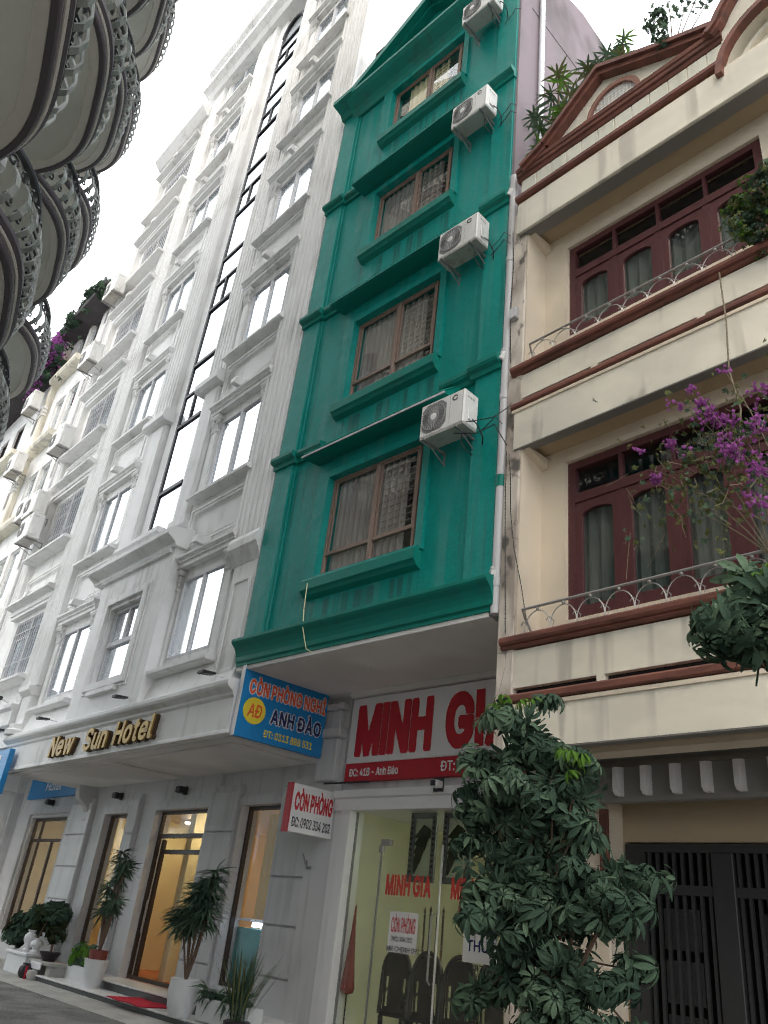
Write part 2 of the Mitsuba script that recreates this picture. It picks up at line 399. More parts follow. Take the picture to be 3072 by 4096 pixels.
for z in FZ:
    for (a, b, L, Rr) in ((XA0, XA1, -14.02, -11.72), (XC0, XC1, -19.78, -17.62)):
        white_window(HOT, FH, a, b, z + .32, z + 1.95)
        sill(HOT, FH, L, Rr, z)
        hood(HOT, FH, L, Rr, z + 2.16)
        if z < 26: panel(HOT, FH, L + .12, Rr - .12, z + 2.62, z + 3.52)
        for x0, x1 in ((a - .32, a - .06), (b + .06, b + .32)):
            part(HOT, 'window_pilaster', [bx(x0 + .02, x1 - .02, .03, .1, z + .14, z + 1.75, .012)] + capital(x0, x1, z + 1.72, .42, .03, .1), 'white_paint', FH)
        part(HOT, 'keystone', trimesh.convex.convex_hull(np.array([((a + b) / 2 + sx * w, d, zz) for sx in (-1, 1) for d, w, zz in ((-.30, .07, z + 2.42), (-.28, .11, z + 2.56), (.0, .07, z + 2.42), (.0, .11, z + 2.60))])), 'white_paint', FH)
# pilasters that run up the front
part(HOT, 'pilaster', fluted(-11.84, -10.80, 7.35, TOP, -.06, .42, 6), 'white_paint', FH)
part(HOT, 'pilaster', fluted(-14.84, -14.05, 12.4, TOP, .0, .42, 5), 'white_paint', FH)
part(HOT, 'pilaster', fluted(-17.45, -16.55, 12.4, TOP, -.05, .42, 5), 'white_paint', FH)
part(HOT, 'pilaster', bx(-16.55, -16.10, .10, .42, 8.6, TOP), 'white_paint', FH)
part(HOT, 'column', [bx(-17.4, -16.62, -.04, .3, 8.7, 12.1, .05)], 'white_paint', FH)
part(HOT, 'column_cap', prof(-17.55, -16.45, [(.4, 12.08), (-.14, 12.1), (-.22, 12.16), (-.22, 12.30), (-.16, 12.42), (.4, 12.42)]), 'white_paint', FH)
part(HOT, 'pilaster', fluted(-20.62, -19.86, 5.9, TOP, -.10, .42, 5), 'white_paint', FH)
# shaft and cap below the second pilaster
part(HOT, 'column', [bx(-14.76, -14.12, -.02, .3, 8.6, 12.1, .05), bx(-14.82, -14.06, -.06, .3, 8.5, 8.72, .02)], 'white_paint', FH)
part(HOT, 'column_cap', [prof(-14.96, -13.98, [(.4, 12.08), (-.12, 12.1), (-.2, 12.16), (-.2, 12.30), (-.14, 12.42), (.4, 12.42)])], 'white_paint', FH)
part(HOT, 'wall', bx(-14.9, -14.0, .2, .42, 8.5, 12.2), 'white_paint', FH)
# lower right pilaster panel with its cap
part(HOT, 'pilaster', [bx(-11.62, -10.86, -.02, .4, 4.6, 6.9, .015), ring(-11.52, -10.96, 4.9, 6.55, .05, -.05, -.02)], 'white_paint', FH)
part(HOT, 'column_cap', [prof(-11.72, -10.80, [(.4, 6.85), (-.03, 6.85), (-.08, 6.95), (-.15, 7.08), (-.18, 7.12), (-.18, 7.26), (-.14, 7.36), (.4, 7.36)])], 'white_paint', FH)
# left console at the foot of the left pilaster
part(HOT, 'console', [bx(-20.5, -19.95, -.12, .3, 4.75, 5.7, .02), prof(-20.55, -19.9, [(.3, 5.65), (-.14, 5.65), (-.24, 5.75), (-.24, 5.86), (.3, 5.95)]), lathe([(0, 4.7), (.30, 4.7), (.31, 4.8), (.25, 4.84), (.24, 4.95), (0, 4.95)], (-20.2, -.06, 0), 16)], 'white_paint', FH, smooth=40)
# stair glazing strip
ST0, ST1, SZ0, SZ1 = -16.05, -14.94, 8.75, 28.0
part(HOT, 'stair_glazing', bx(ST0 - .03, ST0 + .05, .06, .10, SZ0, SZ1 - .6), 'black_metal', FH)
GL = HOT + '__stair_glazing'
zb = [9.86, 11.71, 13.59, 15.44, 17.25, 19.02, 20.79, 22.48, 24.11, 25.6, 26.9]
zh = [12.63, 16.34, 19.9, 23.3, 26.25]
for z in zb: part(GL, 'bar', bx(ST0 + .05, ST1, .05, .085, z - .045, z + .045), 'black_metal', FH)
for i, z in enumerate(zh):
    lo = max(q for q in zb if q < z)
    part(GL, 'bar', bx(ST0 + .05, ST1, .055, .085, z - .035, z + .035), 'black_metal', FH)
    part(GL, 'bar', bx((ST0 + ST1) / 2 - .03, (ST0 + ST1) / 2 + .03, .055, .085, lo + .045, z - .035), 'black_metal', FH)
th = np.linspace(0, np.pi, 14); rc = (ST1 - ST0) / 2
part(GL, 'bar', tube(np.stack([(ST0 + ST1) / 2 + np.cos(th) * rc, np.full(14, .07), SZ1 - .62 + np.sin(th) * rc], 1), .05, 6), 'black_metal', FH)
ed = sorted(zb + zh); ed = [SZ0] + ed + [SZ1]
for lo, hi in zip(ed[:-1], ed[1:]):
    q = quad(ST0, ST1 + .1, lo, hi, .09); v = q.vertices.copy(); v[:, 1] += R.uniform(-.005, .005) * np.array([1, 1, -1, -1])
    part(GL, 'pane', trimesh.Trimesh(v, q.faces, process=False), 'mirror_glass', FH)
part(HOT, 'wall', bx(-17.4, -14.0, .30, .42, SZ1, TOP), 'white_paint', FH)
part(HOT, 'wall', bx(-17.4, -14.0, .30, .42, 4.6, SZ0), 'white_paint', FH)
sill(HOT, FH, -17.02, -14.95, 8.5, .22, .14)
# top cornices
part(HOT, 'cornice', prof(-20.9, -10.75, [(.5, 28.6), (-.2, 28.6), (-.3, 28.75), (-.5, 28.9), (-.52, 29.05), (.5, 29.1)]), 'white_paint', FH)
part(HOT, 'cornice', prof(-20.9, -10.75, [(.5, 29.7), (-.25, 29.7), (-.5, 30.0), (-.55, 30.2), (.5, 30.3)]), 'white_paint', FH)
# projecting block with the small sash window on the first floor
BX0, BX1, BY = -17.05, -13.82, -.2
SW = (-16.22, 5.36, -14.74, 6.98)
part(HOT, 'bay_block', wallh(BX0, BX1, 4.62, 7.85, [SW], BY, .35), 'white_paint', FH)
c0, c1 = -17.5, -13.70
part(HOT, 'cornice', [prof(c0, c1, [(.3, 7.80), (BY - .06, 7.80), (BY - .08, 7.86), (BY - .24, 7.96), (BY - .28, 8.0), (BY - .28, 8.10), (BY - .22, 8.16), (.3, 8.3)])], 'white_paint', FH)
part(HOT, 'dentil_row', [bx(x, x + .05, BY - .075, BY, 7.70, 7.79) for x in np.arange(BX0 + .02, BX1 - .04, .1)], 'white_paint', FH, kind='stuff')
w = part(HOT, 'window', [ring(SW[0] - .20, SW[2] + .20, SW[1] - .17, SW[3] + .22, .13, BY - .07, BY), ring(SW[0] - .26, SW[2] + .26, SW[1] - .23, SW[3] + .28, .05, BY - .03, BY), bx(SW[0] + .1, SW[2] - .1, BY - .09, BY, SW[1] - .30, SW[1] - .2, .01)], 'white_paint', FH)
part(w, 'frame', [ring(*(SW[0], SW[2], SW[1], SW[3]), .08, BY + .10, BY + .17), bx(SW[0], SW[2], BY + .09, BY + .17, 6.14, 6.24), bx(-15.52, -15.44, BY + .10, BY + .16, 6.24, SW[3])], 'grey_paint', FH)
for a, b, c, e in ((SW[0], -15.5, 6.24, SW[3]), (-15.46, SW[2], 6.24, SW[3]), (SW[0], SW[2], SW[1], 6.14)):
    part(w, 'pane', quad(a + .02, b - .02, c, e, BY + .15), 'mirror_glass', FH)
# lower ledge and canopy band that carries the hotel's name
part(HOT, 'wall', prof(-20.55, -10.86, [(.35, 4.5), (-.12, 4.66), (.02, 5.12), (.08, 5.2), (.35, 5.2)]), 'white_paint', FH)
part(HOT, 'canopy', [prof(-20.5, -10.62, [(1.9, 3.88), (-.12, 3.88), (-.12, 3.92), (-.10, 3.94), (-.10, 4.42), (-.14, 4.46), (-.14, 4.50), (-.24, 4.56), (-.26, 4.60), (-.26, 4.66), (-.2, 4.70), (.4, 4.72), (1.9, 4.72)])], 'white_paint', FH)
part(HOT, 'soffit', bx(-20.3, -10.7, .05, 1.85, 3.855, 3.878), 'soffit', FH)
part(HOT, 'soffit', [bx(-20.0, -15.2, .25, 1.7, 3.835, 3.853), bx(-14.8, -11.0, .25, 1.7, 3.835, 3.853)], 'soffit', FH)
NAME = thing('hotel_lettering', 'gold three-dimensional letters reading New Sun Hotel on the white canopy band', 'lettering')
for (wd, a, b) in (('New', -17.45, -16.25), ('Sun', -15.72, -14.72), ('Hotel', -14.42, -12.92)):
    for ch, m in word_letters(wd, a, b, 3.97, 4.40, -.18, .03, True, .12, .02, .1):
        k = part(NAME, 'letter', m, 'gold', FH)
        sd = m.copy(); sd.vertices[:, 1] = np.where(sd.vertices[:, 1] < -.195, -.179, -.10)
        part(k, 'edge', sd, 'gold_side', FH)
# ground floor
GW = [(-16.07, .28, -14.0, 3.25), (-12.87, .50, -11.66, 3.25), (-18.47, .6, -17.28, 3.23), ]
part(HOT, 'ground_wall', wallh(-20.5, -11.3, 0, 3.88, GW, .0, .3), 'grey_paint', FG)
for x0, x1 in ((-20.3, -19.12), (-17.2, -16.75), (-13.92, -12.93), (-11.60, -10.30)):
    col = part(HOT, 'stone_pier', bx(x0 + .05, x1 - .05, -.09, .2, .1, 3.60), 'grey_paint', FG)
    zz = [.10, .76, 1.44, 2.12, 2.80, 3.5]
    for a, b in zip(zz[:-1], zz[1:]):
        part(col, 'block', bx(x0 + .02, x1 - .02, -.135, -.08, a + .012, b - .012, .012), 'marble' if x0 < -19 else 'grey_paint', FG)
part(HOT, 'stone_pier', bx(-11.5, -10.1, -.02, .6, 3.5, 3.9), 'grey_paint', FG)
part(HOT, 'corbel', [prof(-19.5, -19.28, [(0, 3.0), (-.10, 3.02), (-.14, 3.10), (-.12, 3.25), (-.2, 3.4), (-.42, 3.55), (-.46, 3.7), (-.46, 3.85), (0, 3.87)])], 'grey_paint', FG)
for (a, c, b, e) in GW:
    part(HOT, 'door_surround' if a < -16 and b > -15 else 'window_surround', [ring(a - .16, b + .16, c - .05, e + .16, .16, -.06, .0, wb=.001)], 'grey_paint', FG)
# lobby behind the openings
lob = part(HOT, 'lobby', room(-20.4, -11.2, .32, 3.6, .28, 3.6)[0:1], 'lobby_yellow', FG)
part(lob, 'side_wall', room(-20.4, -11.2, .32, 3.6, .28, 3.6)[1:], 'lobby_cream', FG)
part(lob, 'ceiling', bx(-20.4, -11.2, .32, 3.66, 3.35, 3.45), 'sign_white', FG)
part(lob, 'floor', bx(-20.4, -11.2, .0, 3.6, .20, .28), 'orange_tile', FG)
for q in ((-18.62, -18.5, .8, 3.5), (-13.6, -13.45, 1.3, 3.5), (-15.95, -15.72, .7, .95)): part(lob, 'partition', bx(*q, .28, 3.34), 'lobby_cream', FG)
part(lob, 'counter', bx(-15.6, -13.9, 1.0, 1.6, .28, 1.20, .02), 'lobby_yellow', FG)
part(lob, 'counter_top', bx(-15.66, -13.84, .95, 1.66, 1.202, 1.26, .01), 'lobby_wood', FG)
part(lob, 'cabinet', [bx(-15.2, -13.9, 3.0, 3.58, 1.5, 2.5), bx(-15.25, -13.85, 2.95, 3.59, 2.5, 2.56)], 'lobby_wood', FG)
for i in range(7):
    part(lob, 'key_rack', bx(-15.1 + i * .17, -14.98 + i * .17, 2.94, 2.99, 1.9 + .1 * (i % 2), 2.35), 'sign_orange' if i % 2 else 'sign_white', FG)
part(lob, 'curtain', sheet(-18.45, -17.8, .62, 3.2, .5, .035, 5), 'lobby_cream', FG)
part(lob, 'curtain', sheet(-12.85, -12.35, .7, 3.2, .55, .035, 3), 'lobby_yellow', FG)
part(lob, 'shelf', [bx(-12.2, -11.7, 1.9, 2.3, z, z + .03) for z in (1.5, 1.9, 2.3, 2.7)] + [bx(-12.2, -12.17, 1.9, 2.3, 1.3, 2.9), bx(-11.73, -11.7, 1.9, 2.3, 1.3, 2.9)], 'wood_dark', FG)
for i in range(9):
    x = -12.12 + .12 * (i % 3) + R.uniform(-.02, .02); z = (1.53, 1.93, 2.33)[i // 3]
    part(lob, 'ornament', lathe([(0, 0), (.03, 0), (.045, .08), (.02, .16), (.028, .2), (0, .2)], (x, 1.97, z), 10), R.choice(['sign_white', 'aqua', 'wood_dark', 'terracotta']), FG, smooth=30)
for i, (x, d) in enumerate(((-15.2, 1.0), (-17.6, 1.6), (-12.3, 1.4), (-19.5, 1.5))):
    k = part(lob, 'ceiling_lamp', lathe([(0, 3.30), (.16, 3.30), (.18, 3.345), (0, 3.345)], (x, d, 0), 16), 'sign_white', FG)
    kk = fresh(lob.split('__')[0] + '__lobby__lamp_bulb')
    m = lathe([(0, 3.255), (.07, 3.265), (.1, 3.296), (0, 3.297)], (x, d, 0), 12); m.apply_transform(FG)
    scene[kk] = {**mikit.ply(m, 'mat_sign_white'), 'emitter': {'type': 'area', 'radiance': {'type': 'rgb', 'value': [12, 9.5, 5.4]}}}
# glass of the ground floor
for j, (a, c, b, e) in enumerate(GW):
    nm = 'door' if j == 0 else 'window'
    w = part(HOT, nm, ring(a, b, c, e, .06, .10, .17), 'wood_dark', FG)
    if j == 0:
        part(w, 'transom', bx(a + .06, b - .06, .10, .17, 2.74, 2.82), 'wood_dark', FG)
        part(w, 'leaf', bx(a + .08, a + .16, .18, .26, .30, 2.72, .01), 'wood_dark', FG)
        part(w, 'handle', tube([(a + .12, .165, 1.0), (a + .12, .13, 1.05), (a + .12, .13, 1.6), (a + .12, .165, 1.65)], .014, 6), 'steel', FG)
        part(w, 'header', bx(a + .17, b - .06, .20, .26, 2.46, 2.54), 'wood_dark', FG)
        part(w, 'pane', quad(a + .06, b - .06, 2.82, e - .06, .135), 'clear_glass', FG)
    elif j == 1:
        part(w, 'pane', quad(a + .06, b - .06, c + .06, e - .06, .135), 'clear_glass', FG)
    else:
        part(w, 'pane', quad(a + .06, b - .06, c + .06, e - .06, .135), 'clear_glass', FG)
AQ = thing('aquarium', 'lit teal aquarium tank behind the right-hand glass of the hotel lobby', 'aquarium')
part(AQ, 'tank', bx(-12.80, -11.45, .22, .6, .52, 1.36, .01), 'aqua', FG)
part(AQ, 'hood', bx(-12.82, -11.43, .20, .62, 1.46, 1.50, .01), 'sign_white', FG)
k = fresh(AQ + '__light_tube'); m = bx(-12.4, -11.5, .24, .30, 1.38, 1.45); m.apply_transform(FG)
scene[k] = {**mikit.ply(m, 'mat_sign_white'), 'emitter': {'type': 'area', 'radiance': {'type': 'rgb', 'value': [.9, 1.05, 1.3]}}}
# steps and mat
STEP = thing('entrance_steps', 'two dark stone steps with pale edges before the hotel door', 'steps')
part(STEP, 'step', bx(-17.3, -10.2, 7.05, 8.14, -.02, .115), 'step_dark')
part(STEP, 'tread', bx(-17.32, -10.2, 7.02, 8.14, .116, .14, .006), 'marble')
part(STEP, 'step', bx(-17.0, -10.4, 7.50, 8.14, .141, .255), 'step_dark')
part(STEP, 'tread', bx(-17.02, -10.4, 7.47, 8.14, .256, .28, .006), 'marble')
MAT = thing('door_mat', 'red mat lying on the steps before the hotel door', 'mat')
mm = trimesh.creation.box((1.15, .62, .014)); mm = mm.subdivide().subdivide().subdivide()
mm.vertices[:, 2] += .006 * np.sin(mm.vertices[:, 0] * 9) ; mm.apply_translation((-13.4, 7.22, .156)); put(MAT, mm, 'mat_red')
# wall lamps above the ground floor openings
for x, lab in ((-17.95, 'left'), (-15.1, 'right')):
    L = thing('wall_lamp', 'small dark cube wall lamp above the ' + ('narrow window left of the hotel door' if lab == 'left' else 'glass hotel door'), 'lamp')
    part(L, 'backplate', bx(x - .06, x + .06, -.03, .0, 3.52, 3.68, .005), 'black_metal', FG)
    part(L, 'shade', bx(x - .09, x + .09, -.20, -.031, 3.54, 3.66, .01), 'black_metal', FG)
# floodlights on short arms over the name band
for x, lab in ((-11.12, 'rightmost over the hotel name, beside the teal house'), (-14.15, 'above the last word of the hotel name'), (-17.85, 'above the first word of the hotel name'), (-20.38, 'at the left end of the hotel canopy')):
    L = thing('floodlight', 'black floodlight on a short arm, ' + lab, 'floodlight', 'floodlights over the hotel name')
    part(L, 'arm', tube([(x, .0, 4.74), (x, -.08, 4.80), (x, -.26, 4.80)], .012, 6), 'sign_white', FH)
    part(L, 'base', bx(x - .05, x + .05, -.04, .03, 4.70, 4.78, .005), 'sign_white', FH)
    part(L, 'head', [trimesh.convex.convex_hull(np.array([(x + sx * .085, d, z) for sx in (-1, 1) for d, z in ((-.26, 4.785), (-.26, 4.815), (-.50, 4.76), (-.50, 4.80), (-.46, 4.755))]))], 'black_metal', FH)
# ---------------------------------------------------------------- the white annexe left of the hotel, and the cream house after it
ANX = thing('white_annexe', 'white ornate house with barred blue windows, between the hotel and the air-conditioner stack', 'building')
FZ2 = [6.2, 10.1, 13.7, 17.27, 20.85, 24.4]
XD0, XD1 = -23.55, -21.45
part(ANX, 'wall', wallh(-24.25, -20.64, 4.7, 28.3, [(XD0, z + .3, XD1, z + 2.0) for z in FZ2], .08, .4), 'white_paint', FH)
part(ANX, 'wall', [bx(-24.25, -24.15, .4, 12, 3.9, 28.3), bx(-24.25, -20.64, .42, 12, 28.0, 28.2), bx(-24.25, -20.64, 1.9, 1.95, 4.7, 28)], 'white_paint', FH)
part(ANX, 'pilaster', fluted(-21.05, -20.66, 5.4, 28.3, -.10, .1, 4), 'white_paint', FH)
part(ANX, 'pilaster', fluted(-24.24, -23.9, 8.8, 28.3, -.10, .1, 4), 'white_paint', FH)
for z in FZ2:
    w = white_window(ANX, FH, XD0, XD1, z + .3, z + 2.0, .10, 'blue_glass', .7)
    part(w, 'grille', [bx(x - .012, x + .012, .04, .065, z + .31, z + 1.98) for x in np.linspace(XD0 + .06, XD1 - .06, 12)] + [bx(XD0, XD1, .03, .055, zz, zz + .02) for zz in (z + .7, z + 1.6)], 'grey_pipe', FH)
    sill(ANX, FH, -24.05, -20.85, z, .30)
    hood(ANX, FH, -24.05, -20.85, z + 2.15, .30, .4)
    panel(ANX, FH, -23.8, -21.2, z + 2.72, z + 3.35)
    part(ANX, 'keystone', trimesh.convex.convex_hull(np.array([(-22.5 + sx * w_, d, zz) for sx in (-1, 1) for d, w_, zz in ((-.34, .09, z + 2.45), (-.32, .15, z + 2.62), (.0, .09, z + 2.45), (.0, .15, z + 2.66))])), 'white_paint', FH)
part(ANX, 'cornice', prof(-24.4, -20.66, [(.5, 27.7), (-.2, 27.7), (-.45, 28.0), (-.5, 28.2), (.5, 28.3)]), 'white_paint', FH)
part(ANX, 'canopy', prof(-24.3, -20.72, [(1.9, 4.5), (-.05, 4.5), (-.05, 4.9), (-.2, 5.0), (-.2, 5.35), (-.28, 5.42), (-.28, 5.5), (.4, 5.6), (1.9, 5.6)]), 'white_paint', FH)
W3 = (-23.05, .55, -20.55, 3.25)
part(ANX, 'ground_wall', wallh(-24.2, -20.42, 0, 4.5, [W3], .0, .3), 'grey_paint', FG)
part(ANX, 'pilaster', fluted(-24.95, -24.15, .1, 4.4, -.25, .2, 3, .5, .06), 'grey_paint', FG)
lob2 = part(ANX, 'room', room(-24.1, -20.6, .32, 2.4, .28, 3.6)[0:1], 'lobby_yellow', FG)
part(lob2, 'side_wall', room(-24.1, -20.6, .32, 2.4, .28, 3.6)[1:], 'lobby_cream', FG)
part(lob2, 'ceiling', bx(-24.1, -20.6, .32, 2.4, 3.35, 3.45), 'sign_white', FG)
kk = fresh(ANX + '__room__lamp_bulb'); m = lathe([(0, 3.26), (.07, 3.27), (.1, 3.3), (0, 3.301)], (-21.6, 1.1, 0), 12); m.apply_transform(FG)
scene[kk] = {**mikit.ply(m, 'mat_sign_white'), 'emitter': {'type': 'area', 'radiance': {'type': 'rgb', 'value': [12, 9.5, 5.4]}}}
w = part(ANX, 'window', [ring(*(W3[0], W3[2], W3[1], W3[3]), .07, .10, .17), bx(W3[0], W3[2], .11, .16, 2.68, 2.75), bx(-22.55, -22.48, .11, .16, .6, 3.2), bx(-21.65, -21.57, .11, .16, .6, 2.7)], 'wood_dark', FG)
part(w, 'pane', quad(W3[0] + .05, W3[2] - .05, W3[1] + .05, W3[3] - .05, .135), 'clear_glass', FG)
part(ANX, 'window_surround', ring(W3[0] - .2, W3[2] + .14, W3[1] - .06, W3[3] + .22, .14, -.07, 0), 'grey_paint', FG)
L = thing('wall_lamp', 'small dark cube wall lamp above the wide yellow-lit window at the left', 'lamp')
part(L, 'backplate', bx(-21.92, -21.80, -.03, 0, 3.52, 3.66, .005), 'black_metal', FG); part(L, 'shade', bx(-21.95, -21.77, -.20, -.031, 3.53, 3.65, .01), 'black_metal', FG)
L = thing('floodlight', 'black floodlight on a short arm on the annexe left of the hotel', 'floodlight', 'floodlights over the hotel name')
part(L, 'arm', tube([(-21.1, -.2, 5.55), (-21.1, -.42, 5.62)], .016, 6), 'sign_white', FH); part(L, 'head', bx(-21.2, -21.0, -.66, -.42, 5.58, 5.66, .01), 'black_metal', FH)

CRH = thing('far_house', 'cream-white house with ledges and stacked air conditioners, left of the white annexe', 'building')
FZ3 = [5.8, 9.2, 12.6, 16.0, 19.4]
holes = [(x, z + .5, x + 1.0, z + 2.3) for z in FZ3 for x in (-28.6, -27.3)] + [(-25.9, z + 1.3, -25.5, z + 2.1) for z in FZ3]
part(CRH, 'wall', wallh(-29.6, -24.27, 3.9, 21.6, holes, .1, .4), 'white_paint', FH)
part(CRH, 'wall', [bx(-29.6, -29.5, .4, 10, 0, 21.6), bx(-29.6, -24.27, 1.6, 1.65, 0, 21.6), bx(-29.6, -24.27, .2, 1.6, 0, 3.9)], 'white_paint', FH)
part(CRH, 'pilaster', [bx(-29.6, -29.2, -.1, .1, 3.9, 21.6, .02)], 'cream_paint', FH)
for z in FZ3:
    part(CRH, 'ledge', prof(-29.2, -26.6, [(.1, z - .1), (-.25, z - .1), (-.3, z), (-.3, z + .12), (.1, z + .16)]), 'cream_paint', FH)
    part(CRH, 'pilaster_ring', [bx(-29.66, -29.14, -.16, .0, z + 1.9 + .16 * i, z + 1.98 + .16 * i, .01) for i in range(3)], 'white_paint', FH)
    for x in (-28.6, -27.3):
        w = part(CRH, 'window', ring(x, x + 1.0, z + .5, z + 2.3, .06, .16, .22), 'white_paint', FH)
        part(w, 'pane', quad(x + .06, x + .94, z + .56, z + 2.24, .20), 'mirror_glass', FH)
    w = part(CRH, 'vent_window', [bx(-25.9, -25.5, .14, .17, z + 1.3 + .16 * i, z + 1.36 + .16 * i) for i in range(5)], 'ac_grey', FH)
    part(w, 'opening', quad(-25.9, -25.5, z + 1.3, z + 2.1, .22), 'dark_room', FH)
part(CRH, 'drainpipe', tube([(-25.18, .02, 4.0), (-25.18, .02, 21.4)], .045, 8), 'grey_pipe', FH)
part(CRH, 'roof_eave', prof(-31.6, -24.6, [(.3, 21.5), (-.62, 21.5), (-.66, 21.62), (.3, 21.75)]), 'roof_dark', FH)
part(CRH, 'roof_wall', bx(-31.5, -24.8, 1.0, 1.4, 21.7, 23.2), 'roof_dark', FH)

FAR = thing('end_house', 'pale house with a dark corrugated eave at the far end of the row', 'building')
FZ4 = [7.2, 10.6, 14.0, 17.4]
part(FAR, 'wall', wallh(-37.5, -29.65, 0, 20.2, [(x, z, x + 1.1, z + 1.7) for z in FZ4 for x in (-35.6, -33.6)] + [(-31.0, z + .3, -30.5, z + 1.7) for z in FZ4], .12, .4), 'white_paint', FH)
part(FAR, 'wall', [bx(-37.5, -29.65, 1.4, 1.45, 0, 20.2), bx(-37.5, -37.4, .4, 8, 0, 20.2)], 'white_paint', FH)
for z in FZ4:
    part(FAR, 'ledge', prof(-37.5, -31.2, [(.12, z - .5), (-.28, z - .5), (-.32, z - .32), (.12, z - .28)]), 'cream_paint', FH)
    for x in (-35.6, -33.6):
        w = part(FAR, 'window', ring(x, x + 1.1, z, z + 1.7, .07, .2, .26), 'wood_dark', FH)
        part(w, 'pane', quad(x + .07, x + 1.03, z + .07, z + 1.63, .24), 'blue_glass', FH)
    part(FAR, 'opening', quad(-31.0, -30.5, z + .3, z + 1.7, .3), 'dark_room', FH)
er = []
for i in range(60):
    x = -38 + i * .14; er.append(prof(x, x + .075, [(.3, 20.23), (-1.3, 20.23), (-1.35, 20.30), (.3, 20.36)]))
part(FAR, 'roof_sheet', [prof(-38.0, -29.6, [(.4, 20.25), (-1.3, 20.25), (-1.35, 20.29), (.4, 20.6)])], 'roof_dark', FH)
part(FAR, 'roof_rib', er, 'roof_dark', FH, kind='stuff')

# ---------------------------------------------------------------- air conditioners
def ac_unit(fr, s, d, z, label, group, w=.78, h=.55, t=.30, rich=True, wire=True):
    k = thing('air_conditioner', label, 'air conditioner', group)
    F = fr @ np.array([[1, 0, 0, s], [0, 1, 0, d], [0, 0, 1, z], [0, 0, 0, 1.0]])
    part(k, 'casing', bx(0, w, 0, t, 0, h, .018), 'ac_white', F)
    part(k, 'base_tray', bx(.01, w - .01, .01, t - .01, -.022, -.001), 'ac_rust', F)
    cx, cz, r = .255, h / 2, .215
    th = np.linspace(0, 2 * np.pi, 28, endpoint=False)
    disc = Polygon(np.stack([cx + r * np.cos(th), cz + r * np.sin(th)], 1))
    sq = sbox(cx - r, cz - r - .015, cx + r, cz + r + .015)
    g = part(k, 'fan_grille', plate(sq.intersection(disc.buffer(.045)).buffer(-.02).buffer(.02), -.006, -.001), 'ac_dark', F)
    if rich:
        rg = [tube(np.stack([cx + q * np.cos(np.append(th, th[0])), np.full(29, -.014), cz + q * np.sin(np.append(th, th[0]))], 1), .0055, 4, False) for q in (.09, .205)]
        for a in np.arange(0, 2 * np.pi, np.pi / 14):
            rg.append(tube([(cx + .05 * np.cos(a), -.012, cz + .05 * np.sin(a)), (cx + .13 * np.cos(a + .1), -.014, cz + .13 * np.sin(a + .1)), (cx + r * np.cos(a + .16), -.010, cz + r * np.sin(a + .16))], .0052, 4, False))
        part(g, 'guard_wire', rg, 'ac_grey', F, kind='stuff')
        part(g, 'hub', lathe([(0, 0), (.055, 0), (.05, .012), (0, .016)], (0, 0, 0), 14).apply_transform(np.array([[1, 0, 0, cx], [0, 0, -1, -.012], [0, 1, 0, cz], [0, 0, 0, 1.0]])), 'ac_white', F)
        part(k, 'badge', text_fit('C', w - .21, w - .12, h - .15, h - .06, -.001, .004), 'dark_ink', F)
        for i in range(3): part(k, 'side_vent', bx(w, w + .004, .07 + .05 * i, .10 + .05 * i, h - .12, h - .09), 'ac_grey', F)
        part(k, 'valve_cover', bx(w, w + .02, .08, .2, .08, .3, .008), 'ac_white', F)
        part(k, 'seam', [bx(w - .25, w - .245, -.003, -.001, .03, h - .03), bx(w - .03, w - .026, -.003, -.001, .03, h - .03)], 'ac_grey', F)
    for x in (.08, w - .14):
        b = [bx(x, x + .035, -.02, t + .18, -.05, -.024), bx(x, x + .035, t + .15, t + .18, -.24, -.05),
             tube([(x + .018, .10, -.05), (x + .018, t + .16, -.22)], .010, 5)]
        part(k, 'bracket', b, 'ac_dark' if rich else 'ac_grey', F)
    if wire:
        part(k, 'hose', [tube([(w + .01, .16, .12), (w + .08, .2, .02), (w + .1, .3, -.12), (w + .02, t + .1, -.2), (w - .2, t + .12, -.16)], .009, 5), tube([(w - .18, .2, -.03), (w - .2, .22, -.14), (w - .16, .3, -.25), (w - .10, t + .14, -.3)], .007, 5)], 'black_metal', F)
    return k
GRP = 'air conditioners stacked on the far houses'
for i, (x, z, nm) in enumerate(((-24.32, 10.72, 'lowest of the stack between annexe and cream house'), (-24.6, 11.62, 'second lowest of the stack between annexe and cream house'), (-24.35, 13.95, 'at mid height beside the annexe windows'), (-24.35, 17.35, 'high up beside the annexe windows, under the dark eave'), (-24.3, 20.4, 'topmost, at the corner of the dark eave'), (-25.35, 11.75, 'beside the vent window, left of the stack by the annexe'), (-29.3, 14.9, 'on the far house at its ringed pilaster, lower one'), (-30.4, 18.2, 'on the far house at its ringed pilaster, upper one'))):
    ac_unit(FH, x, -.62, z, 'grey-white air conditioner ' + nm, None, 1.0, .78, .38, True, False)
# ---------------------------------------------------------------- the teal house
G0 = (-10.75, 6.29)
GR = frame(G0, 3.73); GS = frame(G0, 3.73, off=1.7)
TEAL = thing('teal_house', 'narrow teal-painted house with air conditioners and overhanging upper floors', 'building')
GW_ = 4.88
WIN = [(1.50, 6.12, 3.55, 7.86), (1.52, 9.38, 3.55, 11.10), (1.54, 12.96, 3.56, 14.42), (1.56, 16.24, 3.56, 17.62)]
GTOP = 18.3
part(TEAL, 'front_wall', wallh(.02, GW_ - .02, 4.95, GTOP, [(a, c, b, e) for a, c, b, e in WIN], .0, .25), 'green_paint', GR)
part(TEAL, 'pilaster', [bx(.0, .46, -.07, .0, 5.3, GTOP, .008), bx(.46, .52, -.035, .0, 5.3, GTOP, .006)], 'green_paint', GR)
part(TEAL, 'pilaster', [bx(4.44, GW_, -.07, .0, 5.3, GTOP, .008)], 'green_paint', GR)
